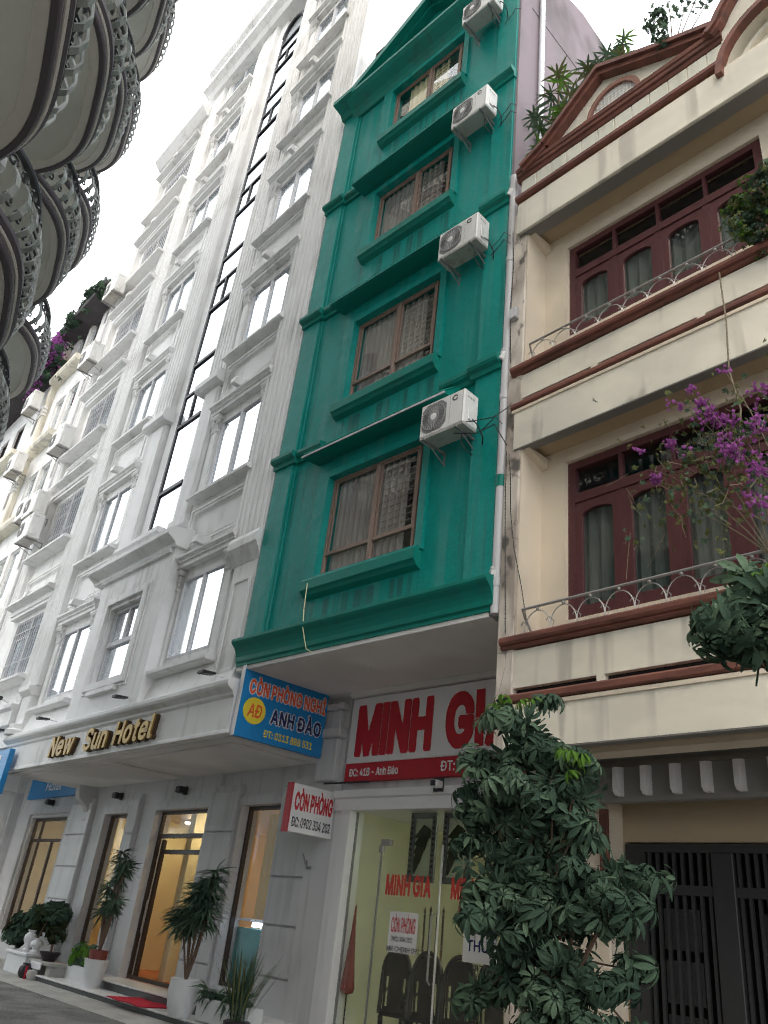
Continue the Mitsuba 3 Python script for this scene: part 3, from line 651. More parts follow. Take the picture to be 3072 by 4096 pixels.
part(TEAL, 'side_wall', bx(GW_ - .03, GW_ + .0, .25, 14, 3.3, 19.5), 'mauve_wall', GR)
sidecap = [(.25, 18.3), (.9, 19.3), (2.2, 19.75), (3.3, 19.7), (3.9, 19.35), (5.0, 19.25), (6.2, 18.9), (14, 18.6), (14, 17.5), (.25, 17.5)]
part(TEAL, 'parapet', prof(GW_ - .05, GW_ + .012, sidecap), 'mauve_wall', GR)
part(TEAL, 'side_wall', bx(.0, .03, .25, 14, 4.9, 18.3), 'white_paint', GR)
part(TEAL, 'roof', bx(.03, GW_ - .05, .25, 14, 18.1, 18.3), 'concrete', GR)
part(TEAL, 'corner_strip', bx(GW_ - .01, GW_ + .05, -.03, .3, 5.0, 18.3), 'mauve_wall', GR)
part(TEAL, 'downpipe', tube([(GW_ + .07, .62, 12.0), (GW_ + .07, .62, 19.4)], .055, 10), 'white_pipe', GR, smooth=60)
P = part(TEAL, 'drainpipe', tube([(GW_ + .085, -.06, 4.86), (GW_ + .085, -.06, 12.25)], .062, 12), 'grey_pipe', GR, smooth=60)
part(P, 'collar', [tube([(GW_ + .085, -.06, z), (GW_ + .085, -.06, z + .1)], .071, 12) for z in (5.2, 7.9, 10.4)], 'grey_pipe', GR, smooth=60)
part(P, 'paint_patch', tube([(GW_ + .085, -.06, 6.55), (GW_ + .085, -.06, 6.72)], .0655, 12), 'green_trim', GR, smooth=60)
for z in (5.36, 8.66, 11.9):   # plaster lumps where the cornices meet the pipe
    m = trimesh.creation.icosphere(2, .055); m.vertices *= (1.1, .6, 2.0); m.vertices += (meshkit.noise(m.vertices * 22, 3)[:, None] - .5) * .07; m.apply_translation((GW_ + .06, -.10, z)); part(TEAL, 'mortar_patch', m, 'white_paint', GR, smooth=True)
CZ = [8.62, 11.86, 15.02]
def gcorn(s0, s1, z, k=1.0, base=.0):
    return prof(s0, s1, [(.0, z - .16), (base - .05 * k, z - .16), (base - .06 * k, z - .08), (base - .11 * k, z - .06), (base - .13 * k, z - .02), (base - .13 * k, z + .04), (.0, z + .06)])
for i, z in enumerate(CZ):
    part(TEAL, 'cornice', [gcorn(-.03, .56, z, 1.2, -.05), gcorn(.56, 1.2, z, 1.0)], 'green_trim', GR)
    part(TEAL, 'cornice', [gcorn(4.38, GW_ + .02, z, 1.2, -.05), gcorn(3.8, 4.38, z, 1.0)], 'green_trim', GR)
CAN = [(8.20, 8.54), (11.50, 11.83), (14.70, 15.0)]
for i, (zf, zb_) in enumerate(CAN):
    can = part(TEAL, 'awning', [prof(1.10, 4.15, [(0, zb_ - .30), (-.33, zf), (-.36, zf + .01), (-.36, zf + .04), (-.32, zf + .06), (0, zb_)])], 'green_trim', GR)
    rb = []
    for x in np.arange(1.14, 4.12, .075):
        rb.append(tube([(x, -.37, zf + .055), (x, -.02, zb_ + .01)], .015, 5))
    part(can, 'corrugation', rb, 'green_trim', GR, kind='stuff')
    part(can, 'edge_trim', bx(1.10, 4.15, -.375, -.361, zf + .0, zf + .03), 'grey_pipe' if i == 0 else 'green_paint', GR)
# top cornice, pediment
part(TEAL, 'cornice', prof(.30, 4.9, [(0, 17.74), (-.06, 17.74), (-.1, 17.86), (-.16, 17.95), (-.34, 18.1), (-.40, 18.18), (-.40, 18.26), (0, 18.32)]), 'green_trim', GR)
part(TEAL, 'cornice', [prof(-.05, .55, [(0, 17.95), (-.12, 17.95), (-.2, 18.08), (-.45, 18.16), (-.45, 18.28), (0, 18.3)])], 'green_trim', GR)
ap = 2.62
ped = Polygon([(.25, 18.30), (4.95, 18.30), (ap, 19.56)])
inner = Polygon([(1.0, 18.42), (4.2, 18.42), (ap, 19.27)])
part(TEAL, 'pediment', plate(ped, -.05, .2), 'green_paint', GR)
rim = []
for (a, b) in (((.10, 18.28), (ap, 19.62)), ((ap, 19.62), (5.1, 18.28))):
    dx, dz = b[0] - a[0], b[1] - a[1]; L = math.hypot(dx, dz); nx, nz = -dz / L, dx / L
    rim.append(plate(Polygon([a, b, (b[0] - nx * .16, b[1] - nz * .16), (a[0] - nx * .16, a[1] - nz * .16)]), -.38, .2))
    rim.append(plate(Polygon([(a[0] - nx * .16, a[1] - nz * .16), (b[0] - nx * .16, b[1] - nz * .16), (b[0] - nx * .24, b[1] - nz * .24), (a[0] - nx * .24, a[1] - nz * .24)]), -.22, .15))
part(TEAL, 'pediment_rim', rim, 'green_trim', GR)
orn = []
for sx in (-1, 1):
    for k in range(4):
        t = np.linspace(0, 3.4 * np.pi, 30); r = (.17 - .03 * k) * (1 - t / (4.0 * np.pi))
        orn.append(tube(np.stack([ap + sx * (.22 + .36 * k + r * np.cos(t)), np.full(30, -.07), 18.72 - .06 * k + r * np.sin(t) * .8], 1), .022, 5, False))
    for k in range(7):
        x = ap + sx * (.1 + .22 * k); orn.append(trimesh.convex.convex_hull(np.array([(x, -.05, 18.5), (x + .09 * sx, -.05, 18.52), (x + .14 * sx, -.09, 18.62), (x + .05 * sx, -.05, 18.66), (x + .06 * sx, -.11, 18.58)])))
part(TEAL, 'pediment_ornament', orn, 'green_paint', GR, kind='stuff')
RAIL = part(TEAL, 'roof_rail', [tube([(.3, .25, 18.3), (.3, .25, 20.6)], .022, 6), tube([(.3, .25, 20.6), (2.6, .25, 20.6)], .025, 6), tube([(.3, .25, 20.6), (.3, 3.0, 20.6)], .02, 6), tube([(2.6, .25, 18.3), (2.6, .25, 20.6)], .022, 6)], 'black_metal', GR)
# windows
for i, (a, c, b, e) in enumerate(WIN):
    part(TEAL, 'window_surround', [plate(sbox(a - .26, c - .08, b + .13, e + .12).difference(sbox(a, c, b, e)), -.06, .0)], 'green_paint', GR)
    part(TEAL, 'window_sill', prof(a - .15, b + .10, [(0, c - .36), (-.09, c - .32), (-.12, c - .28), (-.16, c - .25), (-.16, c - .10), (-.14, c - .07), (0, c - .01)]), 'green_trim', GR)
    part(TEAL, 'reveal', bx(b - .005, b + .0, .062, .25, c, e), 'dark_room', GR)
    d = .07
    w = part(TEAL, 'window', [ring(a, b - .16, c, e, .04, d, d + .06), bx(b - .17, b, d + .08, d + .1, c, e)], 'brown_frame', GR)
    m_ = 2.52 if i < 2 else 2.56
    rz = c + (.40 if i < 2 else .10)
    part(w, 'mullion', [bx(m_ - .035, m_ + .035, d - .005, d + .055, c + .02, e - .04)], 'brown_frame', GR)
    for q0, q1 in ((a + .05, m_ - .045), (m_ + .045, b - .16)): part(w, 'rail', bx(q0, q1, d, d + .05, rz - .02, rz + .02), 'brown_frame', GR)
    for (q0, q1) in ((a + .055, m_ - .045), (m_ + .045, b - .215)):
        part(w, 'sash', ring(q0 + .0, q1 - .0, rz + .02, e - .04, .03, d + .015, d + .045), 'brown_frame', GR)
        part(w, 'pane', quad(q0 + .04, q1 - .04, rz + .05, e - .09, d + .03), 'dim_glass', GR)
        if i < 2: part(w, 'pane', quad(q0, q1, c + .05, rz - .02, d + .032), 'dim_glass', GR)
    part(w, 'grille', [tube([(m_ + .06, d + .085, z), (b - .02, d + .085, z)], .008, 4) for z in np.arange(rz + .08, e - .08, .11)] + [tube([(x, d + .09, c + .03), (x, d + .09, e - .06)], .007, 4) for x in (m_ + .1, m_ + .45, b - .25, b - .1)], 'brown_frame', GR, kind='stuff')
    cu = [sheet(a + .08, a + .08 + .75, c + .02, e - .03, .16, .03, 6), sheet(m_ - .25, m_ + .55, c + .02, e - .03, .175, .04, 6, 1.0)] if i < 3 else [sheet(a + .35, m_ + .45, c + .02, e - .02, .17, .03, 7)]
    part(w, 'curtain', cu, 'curtain' if i < 3 else 'lobby_cream', GR)
    part(w, 'room', room(a - .1, b + .1, .26, 2.4, c - .3, e + .3) + [bx(a - .1, b + .1, .26, 2.4, e + .3, e + .36), bx(a - .1, b + .1, .26, 2.4, c - .36, c - .3)], 'dark_room', GR)
# air conditioners on the teal front
for i, (z, lab) in enumerate(((7.44, 'beside the lowest window'), (10.80, 'beside the second window from below'), (13.93, 'beside the third window from below'), (17.0, 'above the topmost window, at the top edge'))):
    ac_unit(GR, 3.82, -.45, z + .05, 'white air conditioner on the teal front, ' + lab, None)
part(TEAL, 'cable', [tube([(4.6, -.09, z), (4.80, -.11, z + .09), (4.89, -.15, z + .10), (5.02, -.16, z - .08)], .0065, 5) for z in (7.52, 10.75, 10.9, 13.75, 13.95, 16.7)], 'black_metal', GR)
part(TEAL, 'hanging_cord', tube([(1.60, -.22, 5.92), (1.63, -.23, 5.5), (1.69, -.24, 5.2), (1.76, -.18, 4.9), (1.80, .1, 4.84)], .008, 4), 'lobby_cream', GR)
# base cornice and the overhang's underside
part(TEAL, 'base_cornice', prof(.0, GW_ + .09, [(.2, 4.90), (-.10, 4.90), (-.10, 4.95), (-.13, 4.97), (-.13, 5.04), (-.15, 5.10), (-.19, 5.17), (-.25, 5.22), (-.27, 5.25), (-.27, 5.29), (-.24, 5.31), (0, 5.36), (.2, 5.36)]), 'green_trim', GR)
part(TEAL, 'soffit', [bx(.0, GW_, -.08, 1.75, 4.84, 4.898)], 'soffit', GR)
part(TEAL, 'soffit_band', [bx(.9, GW_, 1.55, 1.70, 4.76, 4.838)], 'soffit', GR)
part(TEAL, 'ceiling_hook', tube([(2.2, .7, 4.839), (2.2, .7, 4.80), (2.25, .68, 4.78)], .012, 5), 'sign_white', GR)
part(TEAL, 'side_wall', bx(GW_ - .02, GW_ + .05, .5, 1.75, 0, 4.84), 'weathered', GR)
# shop front
SHOP = thing('shop_front', 'glass shop front with pale green room behind, under the teal overhang', 'shop front')
part(SHOP, 'header_wall', bx(.82, GW_, .0, .2, 3.07, 4.84), 'grey_paint', GS)
part(SHOP, 'jamb', [bx(.95, 1.17, -.10, .2, 0, 3.22, .01), bx(.78, .95, -.05, .2, 0, 3.3, .01)], 'sign_white', GS)
part(SHOP, 'lintel', prof(.80, GW_, [(.2, 3.06), (-.10, 3.06), (-.10, 3.22), (-.14, 3.24), (-.14, 3.34), (.2, 3.36)]), 'sign_white', GS)
part(SHOP, 'wall', bx(.2, .80, -.02, .2, 0, 4.84), 'grey_paint', GS)
part(SHOP, 'room', [bx(1.0, 4.9, 3.2, 3.26, 0, 3.3), bx(4.84, 4.9, .2, 3.2, 0, 3.3), bx(.95, 1.0, .2, 3.2, 0, 3.3)], 'shop_wall', GS)
part(SHOP, 'ceiling', bx(.95, 4.9, .2, 3.26, 3.1, 3.2), 'sign_white', GS)
part(SHOP, 'floor', bx(.95, 4.9, -.1, 3.26, .06, .12), 'marble', GS)
k = fresh(SHOP + '__light_tube'); m = bx(4.0, 4.78, 1.4, 1.46, 3.03, 3.07); m.apply_transform(GS)
scene[k] = {**mikit.ply(m, 'mat_sign_white'), 'emitter': {'type': 'area', 'radiance': {'type': 'rgb', 'value': [7.5, 7.8, 6.0]}}}
part(SHOP, 'glass_panel', quad(1.17, 1.745, .12, 3.06, .05), 'shop_glass', GS)
part(SHOP, 'glass_door', quad(1.76, 2.86, .13, 2.62, .045), 'shop_glass', GS)
part(SHOP, 'glass_panel', quad(1.745, 2.87, 2.63, 3.06, .05), 'shop_glass', GS)
part(SHOP, 'glass_door', quad(2.88, 3.95, .13, 2.62, .045), 'shop_glass', GS)
part(SHOP, 'glass_panel', quad(3.96, 4.83, .12, 3.06, .05), 'shop_glass', GS)
part(SHOP, 'glass_edge', [bx(1.742, 1.762, .035, .06, .12, 2.62), bx(1.17, 1.185, .03, .07, .12, 3.05)], 'ac_dark', GS)
part(SHOP, 'glass_edge', [bx(2.862, 2.878, .035, .06, .12, 2.62)], 'sign_white', GS)
part(SHOP, 'hinge', [bx(1.74, 1.93, .02, .075, 2.60, 2.68, .005), bx(1.71, 1.79, .02, .075, 2.50, 2.60, .005)], 'steel', GS)
part(SHOP, 'handle', [tube([(2.84, .0, 1.0), (2.84, -.05, 1.05), (2.84, -.05, 1.75), (2.84, 0, 1.8)], .013, 6)], 'steel', GS)
for (a, b) in ((1.90, 2.72), (3.06, 3.86)):
    for ch, m in word_letters('MINH GIA', a, b, 1.97, 2.235, .04, .004, True, 0, .035, .12): part(SHOP, 'glass_letter', m, 'sign_orange' if False else 'glass_red', GS)
MATS['glass_red'] = scene['mat_glass_red'] = refl((.50, .05, .04), .5)
# things behind and on the shop glass
MATS['frame_grey'] = scene['mat_frame_grey'] = refl((.09, .10, .10), .4); MATS['picture_paper'] = scene['mat_picture_paper'] = refl(leaf_f((.30, .34, .24), (.42, .44, .32)), .5)
for i, (a, b, c, e) in enumerate(((2.33, 2.80, 2.14, 3.02), (2.93, 3.42, 2.14, 3.02))):
    k = thing('framed_picture', 'dark carved picture frame behind the shop glass, ' + ('left' if i == 0 else 'right') + ' one of the pair', 'picture')
    a, b, c, e = a - .17, b - .17, c + .02, e + .03
    part(k, 'frame', ring(a, b, c, e, .075, .16, .20), 'frame_grey', GS)
    part(k, 'carving', [lathe([(0, -.02), (.03, 0), (0, .02)], (x, .155, z), 8) for x in (a + .037, b - .037) for z in np.arange(c + .06, e, .07)], 'wood_dark', GS, kind='stuff')
    part(k, 'picture', quad(a + .07, b - .07, c + .07, e - .07, .19), 'picture_paper', GS)
    part(k, 'cord', tube([((a + b) / 2, .18, e), ((a + b) / 2, .18, 3.1)], .006, 4), 'dark_ink', GS)
    blobs = [plate(Polygon([(a + .1 + .08 * j, c + .12 + .15 * j), (a + .2 + .05 * j, c + .3 + .12 * j), (a + .14 + .03 * j, c + .42 + .1 * j), (a + .09, c + .28 + .1 * j)]).buffer(.015), .182, .187) for j in range(4)]
    part(k, 'painting', blobs, 'leaf_dim', GS)
NOT = thing('paper_notice', 'white paper notice in red capitals stuck on the shop door, under the left red name', 'notice')
part(NOT, 'sheet', quad(2.03, 2.54, 1.30, 1.78, .041), 'sign_white', GS)
part(NOT, 'lettering', text_fit('CÒN PHÒNG', 2.07, 2.50, 1.53, 1.76, .039, .002), 'red_letter', GS)
part(NOT, 'number', text_fit('0902 304 202', 2.08, 2.46, 1.43, 1.49, .039, .002), 'dark_ink', GS)
part(NOT, 'small_print', text_fit('MR CHINH 0912', 2.02, 2.66, 1.31, 1.375, .039, .002), 'dark_ink', GS)
NO2 = thing('paper_notice', 'white and lilac paper notice with dark writing on the right shop door, beside the tree', 'notice')
part(NO2, 'sheet', quad(3.30, 3.82, 1.30, 1.82, .041), 'sign_white', GS)
part(NO2, 'lettering', [text_fit('CHO', 3.36, 3.78, 1.62, 1.79, .039, .002), text_fit('THUÊ', 3.36, 3.78, 1.42, 1.58, .039, .002)], 'sign_navy', GS)
part(NO2, 'small_print', text_fit('0313 887', 3.12, 3.62, 1.22, 1.285, .039, .002), 'dark_ink', GS)
RP = thing('red_poster', 'small red and white poster on the right shop door under the red name', 'poster')
part(RP, 'sheet', quad(3.20, 3.46, 1.82, 1.96, .041), 'red_panel', GS); part(RP, 'lettering', text_fit('NH', 3.25, 3.41, 1.84, 1.93, .039, .002), 'sign_white', GS)
def carved_chair(s, d, lab):
    k = thing('carved_chair', lab, 'chair')
    F = GS @ np.array([[1.05, 0, 0, s], [0, 1, 0, d], [0, 0, 1.12, .12], [0, 0, 0, 1.0]])
    t = np.linspace(0, np.pi, 16)
    arc = np.vstack([[(-.23, 0, .42)], np.stack([-.23 * np.cos(t), 0 * t + .02, .82 + .27 * np.sin(t)], 1), [(.23, 0, .42)]])
    part(k, 'back_frame', tube(arc, .028, 7), 'chair_black', F, smooth=50)
    part(k, 'backrest', plate(Polygon([(-.19, .45), (.19, .45), (.19, .84)] + [(.19 * math.cos(a), .84 + .22 * math.sin(a)) for a in np.linspace(0, np.pi, 9)] + [(-.19, .84)]).difference(sbox(-.17, .5, -.12, .8)).difference(sbox(.12, .5, .17, .8)), .01, .035), 'chair_black', F)
    part(k, 'seat', bx(-.25, .25, .0, .48, .40, .46, .015), 'chair_black', F)
    for x in (-.22, .22):
        for y in (.03, .44): part(k, 'leg', bx(x - .022, x + .022, y - .022, y + .022, 0, .40), 'chair_black', F)
        part(k, 'armrest', tube([(x, .02, .66), (x * 1.1, .25, .67), (x * 1.05, .45, .62), (x, .45, .45)], .018, 6), 'chair_black', F)
for s, lab in ((2.27, 'leftmost of the row'), (2.80, 'second from the left'), (3.33, 'third from the left'), (3.86, 'rightmost, behind the tree')):
    carved_chair(s - .16, .16, 'black wooden chair with arched back behind the shop glass, ' + lab)
def standing_broom(s, z, i):
    k = thing('halberd_ornament', 'slender upright wooden ornament behind the shop chairs, ' + ('leftmost', 'second from the left', 'third from the left', 'rightmost')[i] + ' of four', 'ornament')
    part(k, 'shaft', tube([(s, .3, .3), (s, .3, z + .45)], .014, 6), 'wood_dark', GS)
    part(k, 'blade', trimesh.convex.convex_hull(np.array([(s - .035, .29, z - .3), (s + .035, .3, z - .3), (s, .28, z + .1), (s, .31, z - .6), (s - .03, .3, z - .5), (s + .03, .3, z - .5)])), 'broom_straw' if i % 2 else 'lobby_cream', GS)
    part(k, 'finial', lathe([(0, 0), (.02, .02), (.008, .05), (.018, .08), (0, .14)], (s, .3, z + .44), 8), 'wood_dark', GS)
for i, s in enumerate((2.42, 2.52, 2.64, 2.74)): standing_broom(s, 1.30 + .02 * (i % 2), i)
part_k = thing('umbrella', 'furled red-brown umbrella leaning inside the shop glass at the left jamb', 'umbrella')
part(part_k, 'cover', lathe([(0, .72), (.085, .75), (.10, .80), (.065, 1.1), (.03, 1.5), (.012, 1.8), (0, 1.84)], (1.26, .14, 0), 9), 'cloth_red', GS)
part(part_k, 'shaft', tube([(1.26, .14, .3), (1.26, .14, .75)], .010, 6), 'chair_black', GS)
part(SHOP, 'pier_capital', [bx(.28, .72, -.14, -.021, 3.5, 4.15, .015), bx(.2, .80, -.2, -.021, 4.15, 4.3, .02), bx(.30, .70, -.12, -.021, 4.3, 4.6, .015), bx(.22, .78, -.18, -.021, 4.6, 4.7, .015)], 'grey_paint', GS)
# big name board
BRD = thing('name_board', 'large white board reading MINH GIA in red capitals under the teal overhang', 'sign')
part(BRD, 'board', bx(.93, GW_ - .02, -.09, -.001, 3.74, 4.74, .006), 'sign_white', GS)
part(BRD, 'red_strip', bx(.93, GW_ - .02, -.095, -.001, 3.47, 3.735, .004), 'red_panel', GS)
for ch, m in word_letters('MINH', 1.10, 2.64, 3.83, 4.62, -.091, .02, True, 0, .055, .06) + word_letters('GIA', 2.90, 4.12, 3.83, 4.62, -.091, .02, True, 0, .055, .06): part(BRD, 'letter', m, 'red_letter', GS)
part(BRD, 'address', text_fit('ĐC: 41B - Anh Đào', 1.03, 2.05, 3.54, 3.66, -.096, .004), 'sign_white', GS)
part(BRD, 'telephone', text_fit('ĐT: 0313 888', 2.85, 3.9, 3.54, 3.68, -.096, .004), 'sign_white', GS)
CAM = thing('security_camera', 'small black and white security camera on the shop lintel', 'camera')
part(CAM, 'mount', bx(2.80, 2.98, -.16, -.141, 3.26, 3.44, .006), 'dark_ink', GS); part(CAM, 'body', bx(2.86, 2.98, -.30, -.161, 3.30, 3.39, .012), 'sign_white', GS); part(CAM, 'lens', bx(2.88, 2.96, -.312, -.301, 3.31, 3.38), 'dark_ink', GS)
BRK = thing('sign_bracket', 'thin black horizontal rod under the left end of the red board strip', 'bracket')
put(BRK, tube([(.55, -.15, 3.45), (1.5, -.12, 3.45)], .014, 6), 'black_metal', GS)
# blue guesthouse sign, at right angles to the front
SB = frame((-10.47, 6.22), 89.0)
BS = thing('blue_sign', 'blue sign with red lettering and a yellow disc, under the teal house', 'sign')
part(BS, 'panel', bx(0, 1.62, 0, .09, 3.84, 4.90, .004), 'sign_blue', SB)
part(BS, 'edge', bx(-.012, -.001, 0.0, .09, 3.84, 4.90), 'sign_white', SB)
def outlined(parent, name, txt, s0, s1, z0, z1, fr, d, main, out):
    ms = word_letters(txt, s0, s1, z0, z1, d, .01, True, 0, .025, .14)
    for ch, m in ms:
        k = part(parent, name, m, main, fr)
        o = m.copy(); c = o.bounds.mean(0); ext = o.bounds[1] - o.bounds[0]
        cp = []
        for dx, dz in ((.014, 0), (-.014, 0), (0, .014), (0, -.014)):
            q = m.copy(); q.vertices[:, 1] = d - (d - q.vertices[:, 1]) * .5; q.apply_translation((dx, 0.0, dz)); q.vertices[:, 1] += (dx * .06 + dz * .09); cp.append(q)
        part(k, 'outline', cp, out, fr)
outlined(BS, 'letter', 'CÒN PHÒNG NGHỈ', .12, 1.58, 4.50, 4.78, SB, -.001, 'sign_orange', 'sign_white')
outlined(BS, 'letter', 'ANH ĐÀO', .58, 1.54, 4.14, 4.42, SB, -.001, 'sign_navy', 'sign_white')
part(BS, 'disc', trimesh.creation.cylinder(.20, .008, sections=28).apply_transform(np.array([[1, 0, 0, .27], [0, 0, -1, -.006], [0, 1, 0, 4.26], [0, 0, 0, 1.0]])), 'sign_yellow', SB)
part(BS, 'monogram', [text_fit('AĐ', .15, .39, 4.16, 4.36, -.011, .004, True, .1)], 'sign_orange', SB)
part(BS, 'telephone', text_fit('ĐT: 0313 888 531', .5, 1.42, 3.92, 4.03, -.001, .004), 'sign_yellow', SB)
part(BS, 'hanger', [bx(.2, .24, .03, .06, 4.9, 5.0), bx(1.3, 1.34, .03, .06, 4.9, 5.0)], 'steel', SB)
# small white room sign
SW_ = frame((-10.13, 7.20), 90.0)
WS = thing('white_room_sign', 'small white box sign with red lettering and red edge, on the grey pier', 'sign')
part(WS, 'box', bx(.0, .80, .0, .15, 2.66, 3.33, .004), 'sign_white', SW_)
part(WS, 'red_edge', bx(-.016, -.001, -.002, .152, 2.65, 3.34), 'red_panel', SW_)
for ch, m in word_letters('CÒN PHÒNG', .05, .76, 2.96, 3.28, -.001, .006, True, 0, .03, .1): part(WS, 'letter', m, 'red_letter', SW_)
part(WS, 'number', text_fit('ĐC: 0902 304 202', .04, .76, 2.73, 2.87, -.001, .004), 'dark_ink', SW_)
# pier between hotel and shop with lines
PK = thing('antenna_hook', 'small dark metal hook fixed on the grey pier under the white room sign', 'hook')
put(PK, [tube([(-10.62, -.16, 2.36), (-10.55, -.2, 2.25), (-10.46, -.2, 2.27)], .016, 6), tube([(-10.55, -.2, 2.25), (-10.66, -.22, 2.45)], .01, 5), tube([(-10.55, -.1, 2.27), (-10.55, -.2, 2.25)], .012, 5)], 'ac_dark', FG)
# blue signs at the far left
LB = thing('blue_sign', 'blue sign with pale lettering at the left edge, below the white canopies', 'sign')
part(LB, 'panel', bx(-22.6, -19.55, -.62, -.5, 3.35, 4.32, .004), 'sign_blue', frame((0, 6.6), 0) @ np.eye(4))
F_ = frame((0, 6.6), 0)
part(LB, 'lettering', [text_fit('AN', -20.95, -20.0, 3.82, 4.2, -.621, .006), text_fit('KHÁCH SẠN', -22.4, -21.1, 3.85, 4.15, -.621, .006), text_fit('NHÀ NGHỈ 0313', -22.4, -20.0, 3.5, 3.68, -.621, .006)], 'sign_white', F_)
LB2 = thing('blue_sign', 'blue board under the hotel soffit above the wide yellow-lit window', 'sign')
part(LB2, 'panel', bx(-23.6, -20.42, -.10, -.001, 3.72, 4.3, .004), 'sign_blue', FG)
part(LB2, 'lettering', text_fit('Hotel', -22.4, -21.4, 3.88, 4.12, -.101, .006), 'sign_white', FG)
# ---------------------------------------------------------------- the cream house
C0 = (-5.6, 6.5)
CF = frame(C0, .92); CWid = 8.0
CRM = thing('cream_balcony_house', 'cream house with brown-trimmed balconies, dark red windows and a gabled parapet, at the right', 'building')
part(CRM, 'end_column', bx(-.12, .12, .02, .7, 3.3, 11.3, .015), 'weathered', CF)
part(CRM, 'front_wall', wallh(.0, CWid, 3.3, 11.0, [(.5, 4.78, 3.3, 6.86), (.53, 8.85, 3.3, 10.5), (4.7, 4.78, 7.5, 6.86), (4.7, 8.85, 7.5, 10.5)], .45, .7), 'peach_paint', CF)
part(CRM, 'return_wall', [bx(.121, .14, .04, .45, 4.3, 7.0), bx(.121, .14, .04, .45, 8.1, 10.75)], 'peach_paint', CF)
part(CRM, 'side_wall', [bx(-.12, 0, .7, 10, 0, 11.8), bx(CWid, CWid + .1, .0, 10, 0, 11.8), bx(-.12, CWid, 9.9, 10, 0, 11.8)], 'weathered', CF)
part(CRM, 'roof', bx(-.1, CWid, .3, 10, 11.6, 11.75), 'concrete', CF)
def band(z0, zs, rail=True):
    "balcony front: lower fascia, brown string, upper fascia, brown cap"
    lo, s0, s1, u1, c1 = zs
    b = part(CRM, 'balcony', [bx(0.03, CWid, .0, .14, lo, s0), bx(.03, CWid, .03, .16, s1 + .08, u1)], 'cream_paint', CF)
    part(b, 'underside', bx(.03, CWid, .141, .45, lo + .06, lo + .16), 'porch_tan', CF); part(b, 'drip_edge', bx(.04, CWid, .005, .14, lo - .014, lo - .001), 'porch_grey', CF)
    part(b, 'string_course', [prof(.0, CWid, [(.14, s0 - .05), (-.02, s0 - .05), (-.02, s0 - .01), (.14, s0 - .01)])], 'peach_paint', CF)
    part(b, 'brown_string', prof(-.01, CWid, [(.14, s0), (-.02, s0 + .01), (-.04, s0 + .025), (-.04, s1 - .02), (-.025, s1), (.14, s1)]), 'brown_trim', CF)
    part(b, 'drain_slot', bx(.1, CWid, .10, .16, s1 + .0005, s1 + .08), 'dark_room', CF)
    part(b, 'slot_post', [bx(x, x + .09, .028, .14, s1 + .0005, s1 + .085) for x in np.arange(1.16, CWid, 1.35)], 'cream_paint', CF)
    part(b, 'brown_cap', [prof(-.03, CWid, [(.16, u1), (-.01, u1 + .02), (-.03, u1 + .035), (-.015, u1 + .05), (-.045, u1 + .065), (-.06, u1 + .09), (-.06, c1 - .02), (-.045, c1), (.16, c1)])], 'brown_trim', CF)
    part(b, 'floor', bx(.03, CWid, .14, .45, u1 - .06, c1 - .03), 'concrete', CF)
    return b
MATS['porch_tan'] = scene['mat_porch_tan'] = refl((.42, .335, .225), .7); MATS['porch_grey'] = scene['mat_porch_grey'] = refl((.21, .205, .195), .7)  # tan and grey of the porch and undersides, darkened to hold the shade
b1 = band(0, (3.29, 3.76, 3.86, 4.36, 4.51)); b2 = band(0, (7.0, 7.60, 7.69, 8.14, 8.29))
def railing(z, top, ph, name):
    k = thing('balcony_railing', name, 'railing')
    F = CF
    part(k, 'handrail', tube([(.22, .25, z + .05), (.2, .12, top - .06), (.26, -.02, top)] + [(x, -.02, top) for x in np.linspace(.6, CWid, 12)], .016, 7), 'steel', F, smooth=50)
    x = .30; w = .335
    while x < CWid - .4:
        t = np.linspace(0, np.pi, 11)
        part(k, 'arch', tube(np.vstack([[(x, -.02, z)], np.stack([x + w / 2 - (w / 2) * np.cos(t), np.full(11, -.02), z + .03 + (top - z - .08) * np.sin(t)], 1), [(x + w, -.02, z)]]), .0065, 5), 'steel', F)
        part(k, 'knob', trimesh.creation.icosphere(1, .02).apply_translation((x + w / 2, -.02, top - .03)), 'steel', F, smooth=True)
        if (x - .30) // w < 16: part(k, 'scroll', [tube([(x + .03, -.02, z), (x + .05, -.02, z + .08), (x - .02, -.02, z + .14), (x - .05, -.02, z + .1)], .007, 5)], 'steel', F)
        x += w
railing(4.51, 4.80, 0, 'curled metal railing of small arches along the lower balcony'); railing(8.29, 8.56, 0, 'curled metal railing of small arches along the upper balcony')
